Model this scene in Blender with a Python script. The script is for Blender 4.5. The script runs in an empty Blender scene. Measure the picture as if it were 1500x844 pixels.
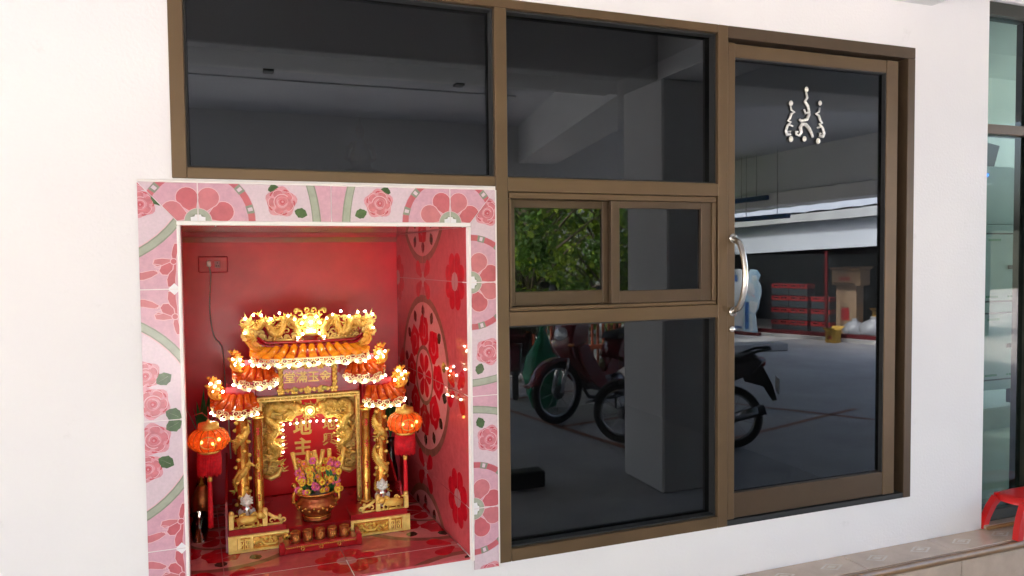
import bpy, bmesh, math, random
from mathutils import Vector, Matrix
from mathutils.geometry import tessellate_polygon
random.seed(7)
R = math.radians
scene = bpy.context.scene
COL = scene.collection

# ------------------------------------------------------------------ camera
# world: x along the house wall (to the right), y into the wall, z up; wall face at y = 0
CAM_F, CAM_D, CAM_H = 1083.0, 2.4712, 1.5
TH, PI_, RO = R(20.405), R(2.344), R(0.579)
def cam_ray(px, py):
    a = (px - 750) / CAM_F; b = (422 - py) / CAM_F
    r = a*math.cos(RO) + b*math.sin(RO); u2 = -a*math.sin(RO) + b*math.cos(RO)
    d = math.cos(PI_) + u2*math.sin(PI_); u = u2*math.cos(PI_) - math.sin(PI_)
    return Vector((r*math.cos(TH) + d*math.sin(TH), -r*math.sin(TH) + d*math.cos(TH), u))
def on_y(px, py, y):
    v = cam_ray(px, py); t = (y + CAM_D) / v.y
    return Vector((v.x*t, y, CAM_H + v.z*t))
cam = bpy.data.cameras.new('camera'); cam_ob = bpy.data.objects.new('camera', cam); COL.objects.link(cam_ob)
fw = cam_ray(750, 422).normalized()
rt = (cam_ray(751, 422) - cam_ray(750, 422)).normalized()
up = rt.cross(fw)
cam_ob.matrix_world = Matrix(((rt.x, up.x, -fw.x, 0), (rt.y, up.y, -fw.y, -CAM_D), (rt.z, up.z, -fw.z, CAM_H), (0, 0, 0, 1)))
cam.sensor_width = 36.0; cam.lens = 36.0*CAM_F/1500.0
cam.clip_start = 0.05; cam.clip_end = 500
scene.camera = cam_ob

# ------------------------------------------------------------------ sky, sun, exposure
SUN_EL, SUN_AZ = R(56), R(283)      # azimuth measured from +y towards +x
world = bpy.data.worlds.new('World'); scene.world = world; world.use_nodes = True
wn = world.node_tree.nodes; wl = world.node_tree.links; wn.clear()
sky = wn.new('ShaderNodeTexSky'); sky.sky_type = 'NISHITA'; sky.sun_disc = False
sky.sun_elevation = SUN_EL; sky.sun_rotation = SUN_AZ
sky.air_density = 1.0; sky.dust_density = 7.0; sky.ozone_density = 1.0
bg = wn.new('ShaderNodeBackground'); bg.inputs['Strength'].default_value = 0.15
wo = wn.new('ShaderNodeOutputWorld'); wl.new(sky.outputs[0], bg.inputs[0]); wl.new(bg.outputs[0], wo.inputs[0])
sd = bpy.data.lights.new('sun', 'SUN'); sd.energy = 2.4; sd.angle = R(5); sd.color = (1.0, 0.95, 0.88)
so = bpy.data.objects.new('sun', sd); COL.objects.link(so)
sdir = Vector((math.sin(SUN_AZ)*math.cos(SUN_EL), math.cos(SUN_AZ)*math.cos(SUN_EL), math.sin(SUN_EL)))
so.rotation_euler = sdir.to_track_quat('Z', 'Y').to_euler(); so.location = sdir*40
vs = scene.view_settings
vs.view_transform = 'Standard'; vs.look = 'None'; vs.gamma = 1.0; vs.use_curve_mapping = False
vs.exposure = 3.6
cy = scene.cycles
cy.use_denoising = True
try: cy.denoiser = 'OPENIMAGEDENOISE'; cy.denoising_input_passes = 'RGB_ALBEDO_NORMAL'
except Exception: pass
cy.max_bounces = 10; cy.diffuse_bounces = 5; cy.glossy_bounces = 5; cy.transmission_bounces = 6; cy.transparent_max_bounces = 12
cy.caustics_reflective = False; cy.caustics_refractive = False
cy.sample_clamp_indirect = 8.0
cy.use_light_tree = True

# ------------------------------------------------------------------ materials
M = {}
def mat(name, col, rough=0.5, metal=0.0, var=0.0, vscale=8.0, bump=0.0, bscale=60.0, emit=None, estr=0.0, coat=0.0, trans=0.0, ior=1.45, col2=None, sheen=0.0, alpha=1.0, detail=4.0, rvar=0.0):
    if name in M: return M[name]
    m = bpy.data.materials.new(name); m.use_nodes = True
    nt = m.node_tree; b = nt.nodes['Principled BSDF']
    b.inputs['Base Color'].default_value = (*col, 1); b.inputs['Roughness'].default_value = rough
    b.inputs['Metallic'].default_value = metal; b.inputs['IOR'].default_value = ior
    b.inputs['Coat Weight'].default_value = coat; b.inputs['Transmission Weight'].default_value = trans
    if sheen: b.inputs['Sheen Weight'].default_value = sheen
    if emit:
        b.inputs['Emission Color'].default_value = (*emit, 1); b.inputs['Emission Strength'].default_value = estr
    tc = nt.nodes.new('ShaderNodeTexCoord')
    if var > 0 or col2:
        n = nt.nodes.new('ShaderNodeTexNoise'); n.inputs['Scale'].default_value = vscale; n.inputs['Detail'].default_value = detail
        n.inputs['Roughness'].default_value = 0.62
        nt.links.new(tc.outputs['Object'], n.inputs['Vector'])
        cr = nt.nodes.new('ShaderNodeValToRGB')
        cr.color_ramp.elements[0].position = 0.32; cr.color_ramp.elements[1].position = 0.68
        c2 = col2 if col2 else tuple(max(0, c*(1-var)) for c in col)
        c1 = col if col2 else tuple(min(1, c*(1+var*0.6)) for c in col)
        cr.color_ramp.elements[0].color = (*c2, 1); cr.color_ramp.elements[1].color = (*c1, 1)
        nt.links.new(n.outputs['Fac'], cr.inputs[0]); nt.links.new(cr.outputs[0], b.inputs['Base Color'])
        if rvar:
            mr = nt.nodes.new('ShaderNodeMapRange'); mr.inputs['To Min'].default_value = max(0, rough-rvar); mr.inputs['To Max'].default_value = min(1, rough+rvar)
            nt.links.new(n.outputs['Fac'], mr.inputs['Value']); nt.links.new(mr.outputs[0], b.inputs['Roughness'])
    if bump > 0:
        n2 = nt.nodes.new('ShaderNodeTexNoise'); n2.inputs['Scale'].default_value = bscale; n2.inputs['Detail'].default_value = 3
        nt.links.new(tc.outputs['Object'], n2.inputs['Vector'])
        bp = nt.nodes.new('ShaderNodeBump'); bp.inputs['Strength'].default_value = bump; bp.inputs['Distance'].default_value = 0.01
        nt.links.new(n2.outputs['Fac'], bp.inputs['Height']); nt.links.new(bp.outputs[0], b.inputs['Normal'])
    M[name] = m
    return m
def glass_mat(name, tint, ior=1.75, rough=0.0, rcol=(1, 1, 1)):
    m = bpy.data.materials.new(name); m.use_nodes = True; nt = m.node_tree; nt.nodes.clear()
    o = nt.nodes.new('ShaderNodeOutputMaterial'); mx = nt.nodes.new('ShaderNodeMixShader')
    t = nt.nodes.new('ShaderNodeBsdfTransparent'); t.inputs[0].default_value = (*tint, 1)
    g = nt.nodes.new('ShaderNodeBsdfGlossy'); g.inputs['Roughness'].default_value = rough; g.inputs['Color'].default_value = (*rcol, 1)
    fr = nt.nodes.new('ShaderNodeFresnel'); fr.inputs['IOR'].default_value = ior
    tc = nt.nodes.new('ShaderNodeTexCoord'); nz = nt.nodes.new('ShaderNodeTexNoise'); nz.inputs['Scale'].default_value = 1.7; nz.inputs['Detail'].default_value = 1
    bp = nt.nodes.new('ShaderNodeBump'); bp.inputs['Strength'].default_value = 0.02; bp.inputs['Distance'].default_value = 0.02
    nt.links.new(tc.outputs['Object'], nz.inputs['Vector']); nt.links.new(nz.outputs['Fac'], bp.inputs['Height']); nt.links.new(bp.outputs[0], g.inputs['Normal'])
    df = nt.nodes.new('ShaderNodeBsdfDiffuse'); df.inputs[0].default_value = (.5,.49,.47,1)
    dn = nt.nodes.new('ShaderNodeTexNoise'); dn.inputs['Scale'].default_value = 3.2; dn.inputs['Detail'].default_value = 8; dn.inputs['Roughness'].default_value = .7
    mp = nt.nodes.new('ShaderNodeMapping'); mp.inputs['Scale'].default_value = (1.6,1,.45)
    dr = nt.nodes.new('ShaderNodeMapRange'); dr.inputs['From Min'].default_value = .42; dr.inputs['From Max'].default_value = .75; dr.inputs['To Min'].default_value = .001; dr.inputs['To Max'].default_value = .008
    dm = nt.nodes.new('ShaderNodeMixShader')
    nt.links.new(tc.outputs['Object'], mp.inputs[0]); nt.links.new(mp.outputs[0], dn.inputs['Vector']); nt.links.new(dn.outputs['Fac'], dr.inputs['Value']); nt.links.new(dr.outputs[0], dm.inputs[0])
    nt.links.new(t.outputs[0], dm.inputs[1]); nt.links.new(df.outputs[0], dm.inputs[2])
    nt.links.new(fr.outputs[0], mx.inputs[0]); nt.links.new(dm.outputs[0], mx.inputs[1]); nt.links.new(g.outputs[0], mx.inputs[2]); nt.links.new(mx.outputs[0], o.inputs[0])
    M[name] = m; return m

# ------------------------------------------------------------------ mesh builder
class MB:
    def __init__(s): s.v = []; s.f = []; s.m = []; s.s = []
    def add(s, vs, fs, m=0, smooth=False):
        o = len(s.v); s.v += [tuple(v) for v in vs]
        for f in fs: s.f.append([i+o for i in f]); s.m.append(m); s.s.append(smooth)
        return s
    def box(s, x0, x1, y0, y1, z0, z1, m=0):
        v = [(x0,y0,z0),(x1,y0,z0),(x1,y1,z0),(x0,y1,z0),(x0,y0,z1),(x1,y0,z1),(x1,y1,z1),(x0,y1,z1)]
        return s.add(v, [(0,3,2,1),(4,5,6,7),(0,1,5,4),(1,2,6,5),(2,3,7,6),(3,0,4,7)], m)
    def cbox(s, x0, x1, y0, y1, z0, z1, c=0.003, m=0):
        c = min(c, (x1-x0)*.45, (y1-y0)*.45, (z1-z0)*.45)
        bm = bmesh.new(); bmesh.ops.create_cube(bm, size=1)
        for v in bm.verts:
            v.co = Vector(((x0+x1)/2+v.co.x*(x1-x0), (y0+y1)/2+v.co.y*(y1-y0), (z0+z1)/2+v.co.z*(z1-z0)))
        bmesh.ops.bevel(bm, geom=bm.edges[:], offset=c, segments=1, affect='EDGES')
        bm.verts.index_update()
        s.add([v.co[:] for v in bm.verts], [[v.index for v in f.verts] for f in bm.faces], m); bm.free(); return s
    def tube(s, pts, rad, n=8, m=0, cap=True, flat=1.0, smooth=True):
        pts = [Vector(p) for p in pts]; k = len(pts)
        rad = rad if isinstance(rad, (list, tuple)) else [rad]*k
        vs = []; ref = None
        for i, p in enumerate(pts):
            t = (pts[min(i+1, k-1)] - pts[max(i-1, 0)])
            t = t.normalized() if t.length > 1e-9 else Vector((0,0,1))
            if ref is None:
                ref = Vector((0,0,1)) if abs(t.z) < .9 else Vector((0,1,0))
            a = (ref - t*ref.dot(t))
            a = a.normalized() if a.length > 1e-6 else t.orthogonal().normalized()
            b = t.cross(a); ref = a
            for j in range(n):
                an = 2*math.pi*j/n
                vs.append(p + a*math.cos(an)*rad[i] + b*math.sin(an)*rad[i]*flat)
        fs = []
        for i in range(k-1):
            for j in range(n):
                j2 = (j+1) % n
                fs.append((i*n+j, i*n+j2, (i+1)*n+j2, (i+1)*n+j))
        s.add(vs, fs, m, smooth)
        if cap:
            o = len(s.v) - len(vs)
            s.f.append([o+j for j in reversed(range(n))]); s.m.append(m); s.s.append(False)
            s.f.append([o+(k-1)*n+j for j in range(n)]); s.m.append(m); s.s.append(False)
        return s
    def lathe(s, prof, c=(0,0,0), n=16, m=0, axis='Z', sx=1.0, sy=1.0, smooth=True):
        vs = []; fs = []; k = len(prof)
        for r, z in prof:
            for j in range(n):
                a = 2*math.pi*j/n; x, y = r*math.cos(a)*sx, r*math.sin(a)*sy
                if axis == 'Z': vs.append((c[0]+x, c[1]+y, c[2]+z))
                elif axis == 'Y': vs.append((c[0]+x, c[1]+z, c[2]-y))
                else: vs.append((c[0]+z, c[1]+x, c[2]+y))
        for i in range(k-1):
            for j in range(n):
                j2 = (j+1) % n; fs.append((i*n+j, i*n+j2, (i+1)*n+j2, (i+1)*n+j))
        if prof[0][0] > 1e-6: fs.append(list(reversed(range(n))))
        if prof[-1][0] > 1e-6: fs.append([(k-1)*n+j for j in range(n)])
        return s.add(vs, fs, m, smooth)
    def sph(s, c, r, n=8, m=0, sc=(1,1,1)):
        k = max(4, n//2+1); vs = []; fs = []
        for i in range(k+1):
            ph = math.pi*i/k
            for j in range(n):
                a = 2*math.pi*j/n
                vs.append((c[0]+r*sc[0]*math.sin(ph)*math.cos(a), c[1]+r*sc[1]*math.sin(ph)*math.sin(a), c[2]+r*sc[2]*math.cos(ph)))
        for i in range(k):
            for j in range(n):
                j2 = (j+1) % n; fs.append((i*n+j, (i+1)*n+j, (i+1)*n+j2, i*n+j2))
        return s.add(vs, fs, m, True)
    def ring(s, c, R_, r, axis='Y', n=14, k=6, m=0, a0=0.0, a1=2*math.pi, sx=1.0, sz=1.0):
        full = abs(a1-a0-2*math.pi) < 1e-6
        pts = []
        cnt = n if full else n+1
        for i in range(cnt):
            a = a0+(a1-a0)*i/n; u, w = R_*math.cos(a)*sx, R_*math.sin(a)*sz
            pts.append((u, w))
        vs = []; fs = []
        for i, (u, w) in enumerate(pts):
            L = math.hypot(u, w) or 1; du, dw = u/L, w/L
            for j in range(k):
                b = 2*math.pi*j/k; o, h = r*math.cos(b), r*math.sin(b)
                U, W = u+du*o, w+dw*o
                if axis == 'Y': vs.append((c[0]+U, c[1]+h, c[2]+W))
                elif axis == 'Z': vs.append((c[0]+U, c[1]+W, c[2]+h))
                else: vs.append((c[0]+h, c[1]+U, c[2]+W))
        for i in range(cnt if full else cnt-1):
            i2 = (i+1) % cnt
            for j in range(k):
                j2 = (j+1) % k; fs.append((i*k+j, i2*k+j, i2*k+j2, i*k+j2))
        return s.add(vs, fs, m, True)
    def prism(s, pts, w, fn, m=0, soft=0.0, cy=0.0):
        # outline pts (u,w) extruded +-w about cy in the third axis; soft < 1 shrinks outer layers (rounded look)
        n = len(pts); cu = sum(p[0] for p in pts)/n; cw = sum(p[1] for p in pts)/n
        lay = [(-w, 1-soft), (-w*.6, 1.0), (w*.6, 1.0), (w, 1-soft)] if soft > 0 else [(-w, 1.0), (w, 1.0)]
        vs = []; fs = []
        for d, k in lay:
            for u, z in pts: vs.append(fn(cu+(u-cu)*k, cy+d, cw+(z-cw)*k))
        for i in range(len(lay)-1):
            for j in range(n):
                j2 = (j+1) % n; fs.append((i*n+j, i*n+j2, (i+1)*n+j2, (i+1)*n+j))
        s.add(vs, fs, m, soft > 0)
        tri = tessellate_polygon([[Vector((u, z, 0)) for u, z in pts]])
        o = len(s.v)-len(vs); L = (len(lay)-1)*n
        for t in tri:
            s.f.append([o+i for i in t]); s.m.append(m); s.s.append(False)
            s.f.append([o+L+i for i in reversed(t)]); s.m.append(m); s.s.append(False)
        return s
    def build(s, name, mats, parent=None, loc=None, rot=None):
        me = bpy.data.meshes.new(name)
        me.from_pydata(s.v, [], s.f)
        mats = mats if isinstance(mats, (list, tuple)) else [mats]
        for mm in mats: me.materials.append(mm if not isinstance(mm, str) else M[mm])
        me.polygons.foreach_set('material_index', s.m); me.polygons.foreach_set('use_smooth', s.s)
        me.update()
        bm = bmesh.new(); bm.from_mesh(me); bmesh.ops.recalc_face_normals(bm, faces=bm.faces); bm.to_mesh(me); bm.free()
        ob = bpy.data.objects.new(name, me); COL.objects.link(ob)
        if parent is not None: ob.parent = parent
        if loc is not None: ob.location = loc
        if rot is not None: ob.rotation_euler = rot
        return ob
def tag(o, label, cat=None, group=None, kind=None):
    if label: o['label'] = label
    if cat: o['category'] = cat
    if group: o['group'] = group
    if kind: o['kind'] = kind
    return o
def empty(name, loc=(0,0,0), rz=0.0):
    o = bpy.data.objects.new(name, None); COL.objects.link(o); o.location = loc; o.rotation_euler = (0,0,rz); o.empty_display_size = .1
    return o
def struct(o): o['kind'] = 'structure'; return o
def inst(src, parent=None, loc=(0,0,0), rot=None, scale=None, name=None):
    c = src.copy(); COL.objects.link(c); c.parent = parent; c.location = loc
    if rot is not None: c.rotation_euler = rot
    if scale is not None: c.scale = scale
    if name: c.name = name
    return c
def copy_tree(o, parent=None):
    c = o.copy(); COL.objects.link(c); c.parent = parent
    for ch in list(o.children): copy_tree(ch, c)
    return c
def text_mesh(body, size, extrude=0.002, bold=0.0):
    cu = bpy.data.curves.new('txt', 'FONT'); cu.body = body; cu.size = size; cu.extrude = extrude; cu.offset = bold
    cu.align_x = 'CENTER'; cu.align_y = 'CENTER'; cu.resolution_u = 3
    ob = bpy.data.objects.new('txt', cu); COL.objects.link(ob)
    dg = bpy.context.evaluated_depsgraph_get(); dg.update()
    me = bpy.data.meshes.new_from_object(ob.evaluated_get(dg))
    bpy.data.objects.remove(ob); bpy.data.curves.remove(cu)
    return me
def text_obj(name, body, size, loc, material, parent, extrude=0.002, bold=0.0, rot=(math.pi/2, 0, 0)):
    me = text_mesh(body, size, extrude, bold); me.name = name; me.materials.clear(); me.materials.append(material)
    o = bpy.data.objects.new(name, me); COL.objects.link(o); o.location = loc; o.rotation_euler = rot; o.parent = parent
    return o

# ---- palette
mat('white_paint', (.80,.77,.75), .55, var=.05, vscale=2.2, bump=.06, bscale=35)
mat('bronze', (.132,.081,.040), .42, .35, var=.10, vscale=5, bump=.01, bscale=200)
mat('bronze_sash', (.092,.058,.033), .40, .35, var=.10, vscale=5)
mat('dark_seal', (.02,.02,.02), .6)
mat('dark_olive', (.035,.035,.025), .4, .3, var=.1)
mat('concrete', (.48,.47,.46), .75, var=.25, vscale=1.3, bump=.25, bscale=40, detail=8)
mat('porch_paint', (.68,.68,.67), .7, var=.06, vscale=1.5)
mat('porch_ceiling', (.62,.63,.66), .75, var=.06, vscale=1.2)
mat('beige_tile', (.50,.38,.29), .18, var=.12, vscale=9, coat=.2)
mat('beige_lozenge', (.56,.47,.38), .2, var=.15, vscale=60)
mat('brown_trim', (.26,.13,.045), .35, var=.25, vscale=14)
mat('red_plastic', (.62,.012,.01), .3, var=.05, bump=.02)
mat('red_wall', (.70,.012,.034), .24, ior=1.40, var=.22, vscale=3.2, bump=.08, bscale=9, rvar=.1)
mat('red_lacquer', (.36,.008,.012), .16, var=.12, vscale=6, coat=.4)
mat('gold_text', (.85,.60,.16), .4, .1, var=.1, vscale=60)
mat('red_board', (.66,.006,.014), .35, var=.1)
mat('trim_white', (.80,.74,.70), .35, var=.04)
mat('grout', (.75,.66,.66), .7)
# printed tile colours
mat('t_lilac', (.60,.33,.40), .16, var=.10, vscale=70)
mat('t_pale', (.64,.49,.54), .16, var=.07, vscale=120)
mat('t_white', (.78,.74,.76), .16)
mat('t_coral', (.52,.12,.14), .16, var=.14, vscale=30)
mat('t_coral2', (.55,.17,.19), .16, var=.12, vscale=30)
mat('t_rose', (.58,.17,.20), .16, var=.2, vscale=50)
mat('t_rose2', (.64,.27,.31), .16, var=.15, vscale=60)
mat('t_rose3', (.52,.08,.10), .16, var=.15, vscale=60)
mat('t_outline', (.70,.42,.45), .16)
mat('t_leaf', (.07,.12,.045), .16, var=.3, vscale=60)
mat('t_sage', (.36,.37,.29), .16, var=.12, vscale=40)
mat('t_sage2', (.24,.25,.19), .16, var=.12, vscale=40)
# niche tiles (redder colours)
mat('n_base', (.52,.085,.095), .03, var=.12, vscale=40, coat=.12, ior=1.4)
mat('n_pale', (.62,.21,.21), .03, var=.10, vscale=60, coat=.12, ior=1.4)
mat('n_red', (.52,.010,.02), .03, var=.25, vscale=30, coat=.12, ior=1.4)
mat('n_ring', (.26,.09,.065), .03, var=.2, vscale=30, coat=.12, ior=1.4)
mat('n_leaf', (.05,.035,.02), .03, coat=.12, ior=1.4)
mat('n_white', (.50,.20,.20), .03, coat=.12, ior=1.4)
# shrine
mat('gold', (.97,.70,.18), .27, .42, var=.25, vscale=45, bump=.45, bscale=170, col2=(.80,.48,.08))
mat('gold_pale', (.94,.70,.24), .30, .6, var=.2, vscale=60, bump=.3, bscale=220, col2=(.78,.52,.14))
mat('amber_gold', (.90,.52,.06), .25, .2, var=.3, vscale=50, bump=.3, bscale=120, col2=(.75,.26,.02))
mat('gold_deep', (.82,.46,.10), .26, .8, var=.25, vscale=30, bump=.2, bscale=120, col2=(.55,.20,.03))
mat('amber', (.85,.36,.015), .22, 0, var=.3, vscale=40, coat=.15, emit=(1,.34,.01), estr=.022, col2=(.65,.10,.005))  # roof tiles are no lamps; emission paints light glowing through the amber
mat('amber_red', (.55,.11,.010), .22, 0, var=.4, vscale=40, coat=.15, emit=(1,.12,.01), estr=.010, col2=(.30,.015,.004))  # side roof tiles: weaker painted glow, again by emission
mat('lace', (.95,.84,.48), .4, .1, var=.15, vscale=80)
mat('bulb', (1,1,1), .2, emit=(1,.86,.66), estr=4.2)
mat('bulb_red', (1,.1,.05), .2, emit=(1,.05,.02), estr=1.2)
mat('lantern', (.62,.03,.008), .15, 0, var=.5, vscale=60, coat=.3, emit=(1,.10,.006), estr=.035, bump=.5, bscale=130, col2=(.85,.16,.012))
mat('lantern_glow', (1,.6,.1), .3, emit=(1,.52,.08), estr=.7)
mat('tassel', (.72,.008,.02), .6, var=.25, vscale=90, bump=.3, bscale=300)
mat('pot_bronze', (.48,.17,.05), .28, .7, var=.35, vscale=26, bump=.25, bscale=90, col2=(.30,.05,.02))
mat('silver', (.80,.80,.76), .12, .95, var=.2, vscale=60)
mat('crystal', (.85,.88,.82), .08, .0, coat=1, var=.2, vscale=90)
mat('petal_pink', (.78,.13,.30), .5, var=.3, vscale=80)
mat('petal_yellow', (.85,.55,.04), .4, var=.2, vscale=80)
mat('petal_orange', (.82,.25,.03), .4, var=.2, vscale=80)
mat('leaf_green', (.03,.16,.04), .4, var=.3, vscale=40)
mat('skin_white', (.78,.70,.64), .4, var=.1)
mat('ash', (.30,.28,.30), .9, var=.3, vscale=120, bump=.6, bscale=300)
mat('dark_glass', (.03,.01,.01), .08, coat=.5)
mat('cable', (.35,.30,.28), .5)
mat('steel', (.66,.62,.56), .22, .95, var=.1, vscale=20)
glass_mat('tinted_glass', (.09,.095,.10), ior=1.72, rcol=(.86,.93,1.0))
glass_mat('green_glass', (.24,.38,.34), ior=1.35)
glass_mat('clear_glass', (.88,.86,.84), ior=1.5)
# ------------------------------------------------------------------ ground and porch structure
g = MB(); g.add([(-120,-120,0),(120,-120,0),(120,120,0),(-120,120,0)], [(0,1,2,3)])
ground = struct(g.build('ground', 'concrete'))
mat('lane_orange', (.40,.17,.09), .7, var=.45, vscale=14)
def lane(p, q, w=.06):
    p, q = Vector((*p, 0)), Vector((*q, 0)); d = (q-p).normalized(); n = Vector((-d.y, d.x, 0))*w/2
    b = MB(); b.add([(p-n+Vector((0,0,.004))), (q-n+Vector((0,0,.004))), (q+n+Vector((0,0,.004))), (p+n+Vector((0,0,.004)))], [(0,1,2,3)])
    return b.build('painted_line', 'lane_orange', ground)
lane((2.40,-4.55),(2.95,-1.95)); lane((2.66,-3.36),(4.6,-3.78)); lane((3.36,-2.35),(5.6,-3.0)); lane((1.2,-4.4),(4.4,-5.1)); lane((4.6,-3.78),(5.6,-2.2))

# --- house wall as one sheet with openings
def sheet_wall(name, xs, zs, solid, y0, y1, material, parent=None):
    b = MB(); nx, nz = len(xs)-1, len(zs)-1
    S = lambda i, j: 0 <= i < nx and 0 <= j < nz and solid(.5*(xs[i]+xs[i+1]), .5*(zs[j]+zs[j+1]))
    for i in range(nx):
        for j in range(nz):
            if not S(i, j): continue
            x0, x1, z0, z1 = xs[i], xs[i+1], zs[j], zs[j+1]
            b.add([(x0,y0,z0),(x1,y0,z0),(x1,y0,z1),(x0,y0,z1)], [(0,1,2,3)])
            b.add([(x0,y1,z0),(x1,y1,z0),(x1,y1,z1),(x0,y1,z1)], [(3,2,1,0)])
            if not S(i-1, j): b.add([(x0,y0,z0),(x0,y1,z0),(x0,y1,z1),(x0,y0,z1)], [(0,3,2,1)])
            if not S(i+1, j): b.add([(x1,y0,z0),(x1,y1,z0),(x1,y1,z1),(x1,y0,z1)], [(0,1,2,3)])
            if not S(i, j-1): b.add([(x0,y0,z0),(x1,y0,z0),(x1,y1,z0),(x0,y1,z0)], [(0,3,2,1)])
            if not S(i, j+1): b.add([(x0,y0,z1),(x1,y0,z1),(x1,y1,z1),(x0,y1,z1)], [(0,1,2,3)])
    return b.build(name, material, parent)
WX = [-11,-.177,-.165,.752,.862,2.825,3.285]; WZ = [0,.403,.442,1.612,1.752,2.405,3.1]
def wsolid(x, z):
    if -.165 < x < .752 and .442 < z < 1.612: return False
    if -.177 < x < 2.825 and 1.752 < z < 2.405: return False
    if .862 < x < 2.825 and .403 < z < 1.8: return False
    return True
# wall paint: white with faint scuffs near the bottom, from a shaped noise
wm = mat('house_paint', (.80,.775,.76), .6, bump=.12, bscale=90)
nt = wm.node_tree; bsdf = nt.nodes['Principled BSDF']
tc = nt.nodes.new('ShaderNodeTexCoord'); n1 = nt.nodes.new('ShaderNodeTexNoise'); n1.inputs['Scale'].default_value = 5.5; n1.inputs['Detail'].default_value = 10; n1.inputs['Roughness'].default_value = .7
n0 = nt.nodes.new('ShaderNodeTexNoise'); n0.inputs['Scale'].default_value = 1.1; n0.inputs['Detail'].default_value = 3
cr = nt.nodes.new('ShaderNodeValToRGB'); cr.color_ramp.elements[0].position = .27; cr.color_ramp.elements[0].color = (.70,.67,.65,1); cr.color_ramp.elements[1].position = .38; cr.color_ramp.elements[1].color = (.81,.775,.765,1)
cr2 = nt.nodes.new('ShaderNodeValToRGB'); cr2.color_ramp.elements[0].position = .35; cr2.color_ramp.elements[0].color = (.93,.93,.95,1); cr2.color_ramp.elements[1].position = .65; cr2.color_ramp.elements[1].color = (1,1,1,1)
mx = nt.nodes.new('ShaderNodeMix'); mx.data_type = 'RGBA'; mx.blend_type = 'MULTIPLY'; mx.inputs[0].default_value = 1
nt.links.new(tc.outputs['Object'], n1.inputs['Vector']); nt.links.new(tc.outputs['Object'], n0.inputs['Vector'])
nt.links.new(n1.outputs['Fac'], cr.inputs[0]); nt.links.new(n0.outputs['Fac'], cr2.inputs[0])
nt.links.new(cr.outputs[0], mx.inputs[6]); nt.links.new(cr2.outputs[0], mx.inputs[7]); nt.links.new(mx.outputs[2], bsdf.inputs['Base Color'])
house_wall = sheet_wall('house_wall', WX, WZ, wsolid, 0, .14, 'house_paint')
tag(house_wall, 'white painted house wall around the niche and the dark window', 'wall')

# --- porch: ceiling slab, beams, column, far lintel (the place the dark glass mirrors)
b = MB(); b.box(-11,6.2,-5.5,0.6,3.02,3.2); b.box(6.2,7.72,-5.5,-1.95,3.02,3.2); b.box(2.75,7.72,-7.6,-5.5,3.02,3.2)  # unseen left reach and open right corner shaped to even light on the wall
struct(b.build('porch_ceiling', 'porch_ceiling'))
def simple(name, label, cat, m, bx, c=.008, parent=None):
    b = MB(); b.cbox(*bx, c=c, m=0); o = b.build(name, m, parent)
    return tag(o, label, cat)
simple('porch_beam', 'long concrete porch beam running parallel to the house wall', 'beam', 'porch_paint', (-11,6.2,-1.95,-1.5,2.6,3.03))
simple('porch_column', 'square painted concrete column standing in front of the lower window', 'column', 'porch_paint', (2.49,2.93,-1.93,-1.43,0,2.602), c=.012)
b = MB()
b.add([(2.50,0,2.6),(2.925,0,2.6),(2.90,-1.5,2.6),(2.50,-1.5,2.6),(2.50,0,3.03),(2.925,0,3.03),(2.90,-1.5,3.03),(2.50,-1.5,3.03)], [(0,3,2,1),(4,5,6,7),(0,1,5,4),(1,2,6,5),(2,3,7,6),(3,0,4,7)])
tag(b.build('porch_beam', 'porch_paint'), 'short concrete porch beam from the column head to the house wall', 'beam')
b = MB()
b.add([(2.46,-1.95,2.6),(2.90,-1.95,2.6),(3.55,-5.5,2.6),(3.10,-5.5,2.6),(2.46,-1.95,3.03),(2.90,-1.95,3.03),(3.55,-5.5,3.03),(3.10,-5.5,3.03)], [(0,3,2,1),(4,5,6,7),(0,1,5,4),(1,2,6,5),(2,3,7,6),(3,0,4,7)])
tag(b.build('porch_beam', 'porch_paint'), 'slanting concrete porch beam from the column head out to the far lintel', 'beam')
simple('far_lintel', 'deep painted lintel along the outer edge of the porch, above the motorcycles', 'beam', 'porch_paint', (-11,4.9,-5.75,-5.5,2.12,3.03))
b = MB(); b.cbox(-1.5,2.4,-2.02,-1.955,2.604,2.64,.004); o = b.build('light_batten', 'white_paint')
tag(o, 'thin white lamp batten fixed along the outer side of the porch beam', 'lamp')
for x in (.2, 1.35):
    k = MB(); k.cbox(x-.03,x+.03,-2.03,-1.952,2.59,2.65,.004); k.build('end_socket', 'dark_seal', o)
b = MB(); b.box(7.55,7.75,-7.6,-3.8,2.44,3.03)
tag(b.build('porch_beam', 'porch_paint'), 'concrete beam closing the end of the porch towards the storage shed', 'beam')
b = MB(); b.cbox(7.50,7.86,-7.6,-3.75,2.24,2.43,.01)
tag(b.build('gutter_box', 'white_paint'), 'white boxed gutter hung under the end beam of the porch', 'gutter')

b = MB(); b.box(-11,2.5,-4.01,-3.995,3.008,3.03); tag(b.build('ceiling_conduit','porch_paint'),'thin pale conduit running along the porch ceiling','conduit')
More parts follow.
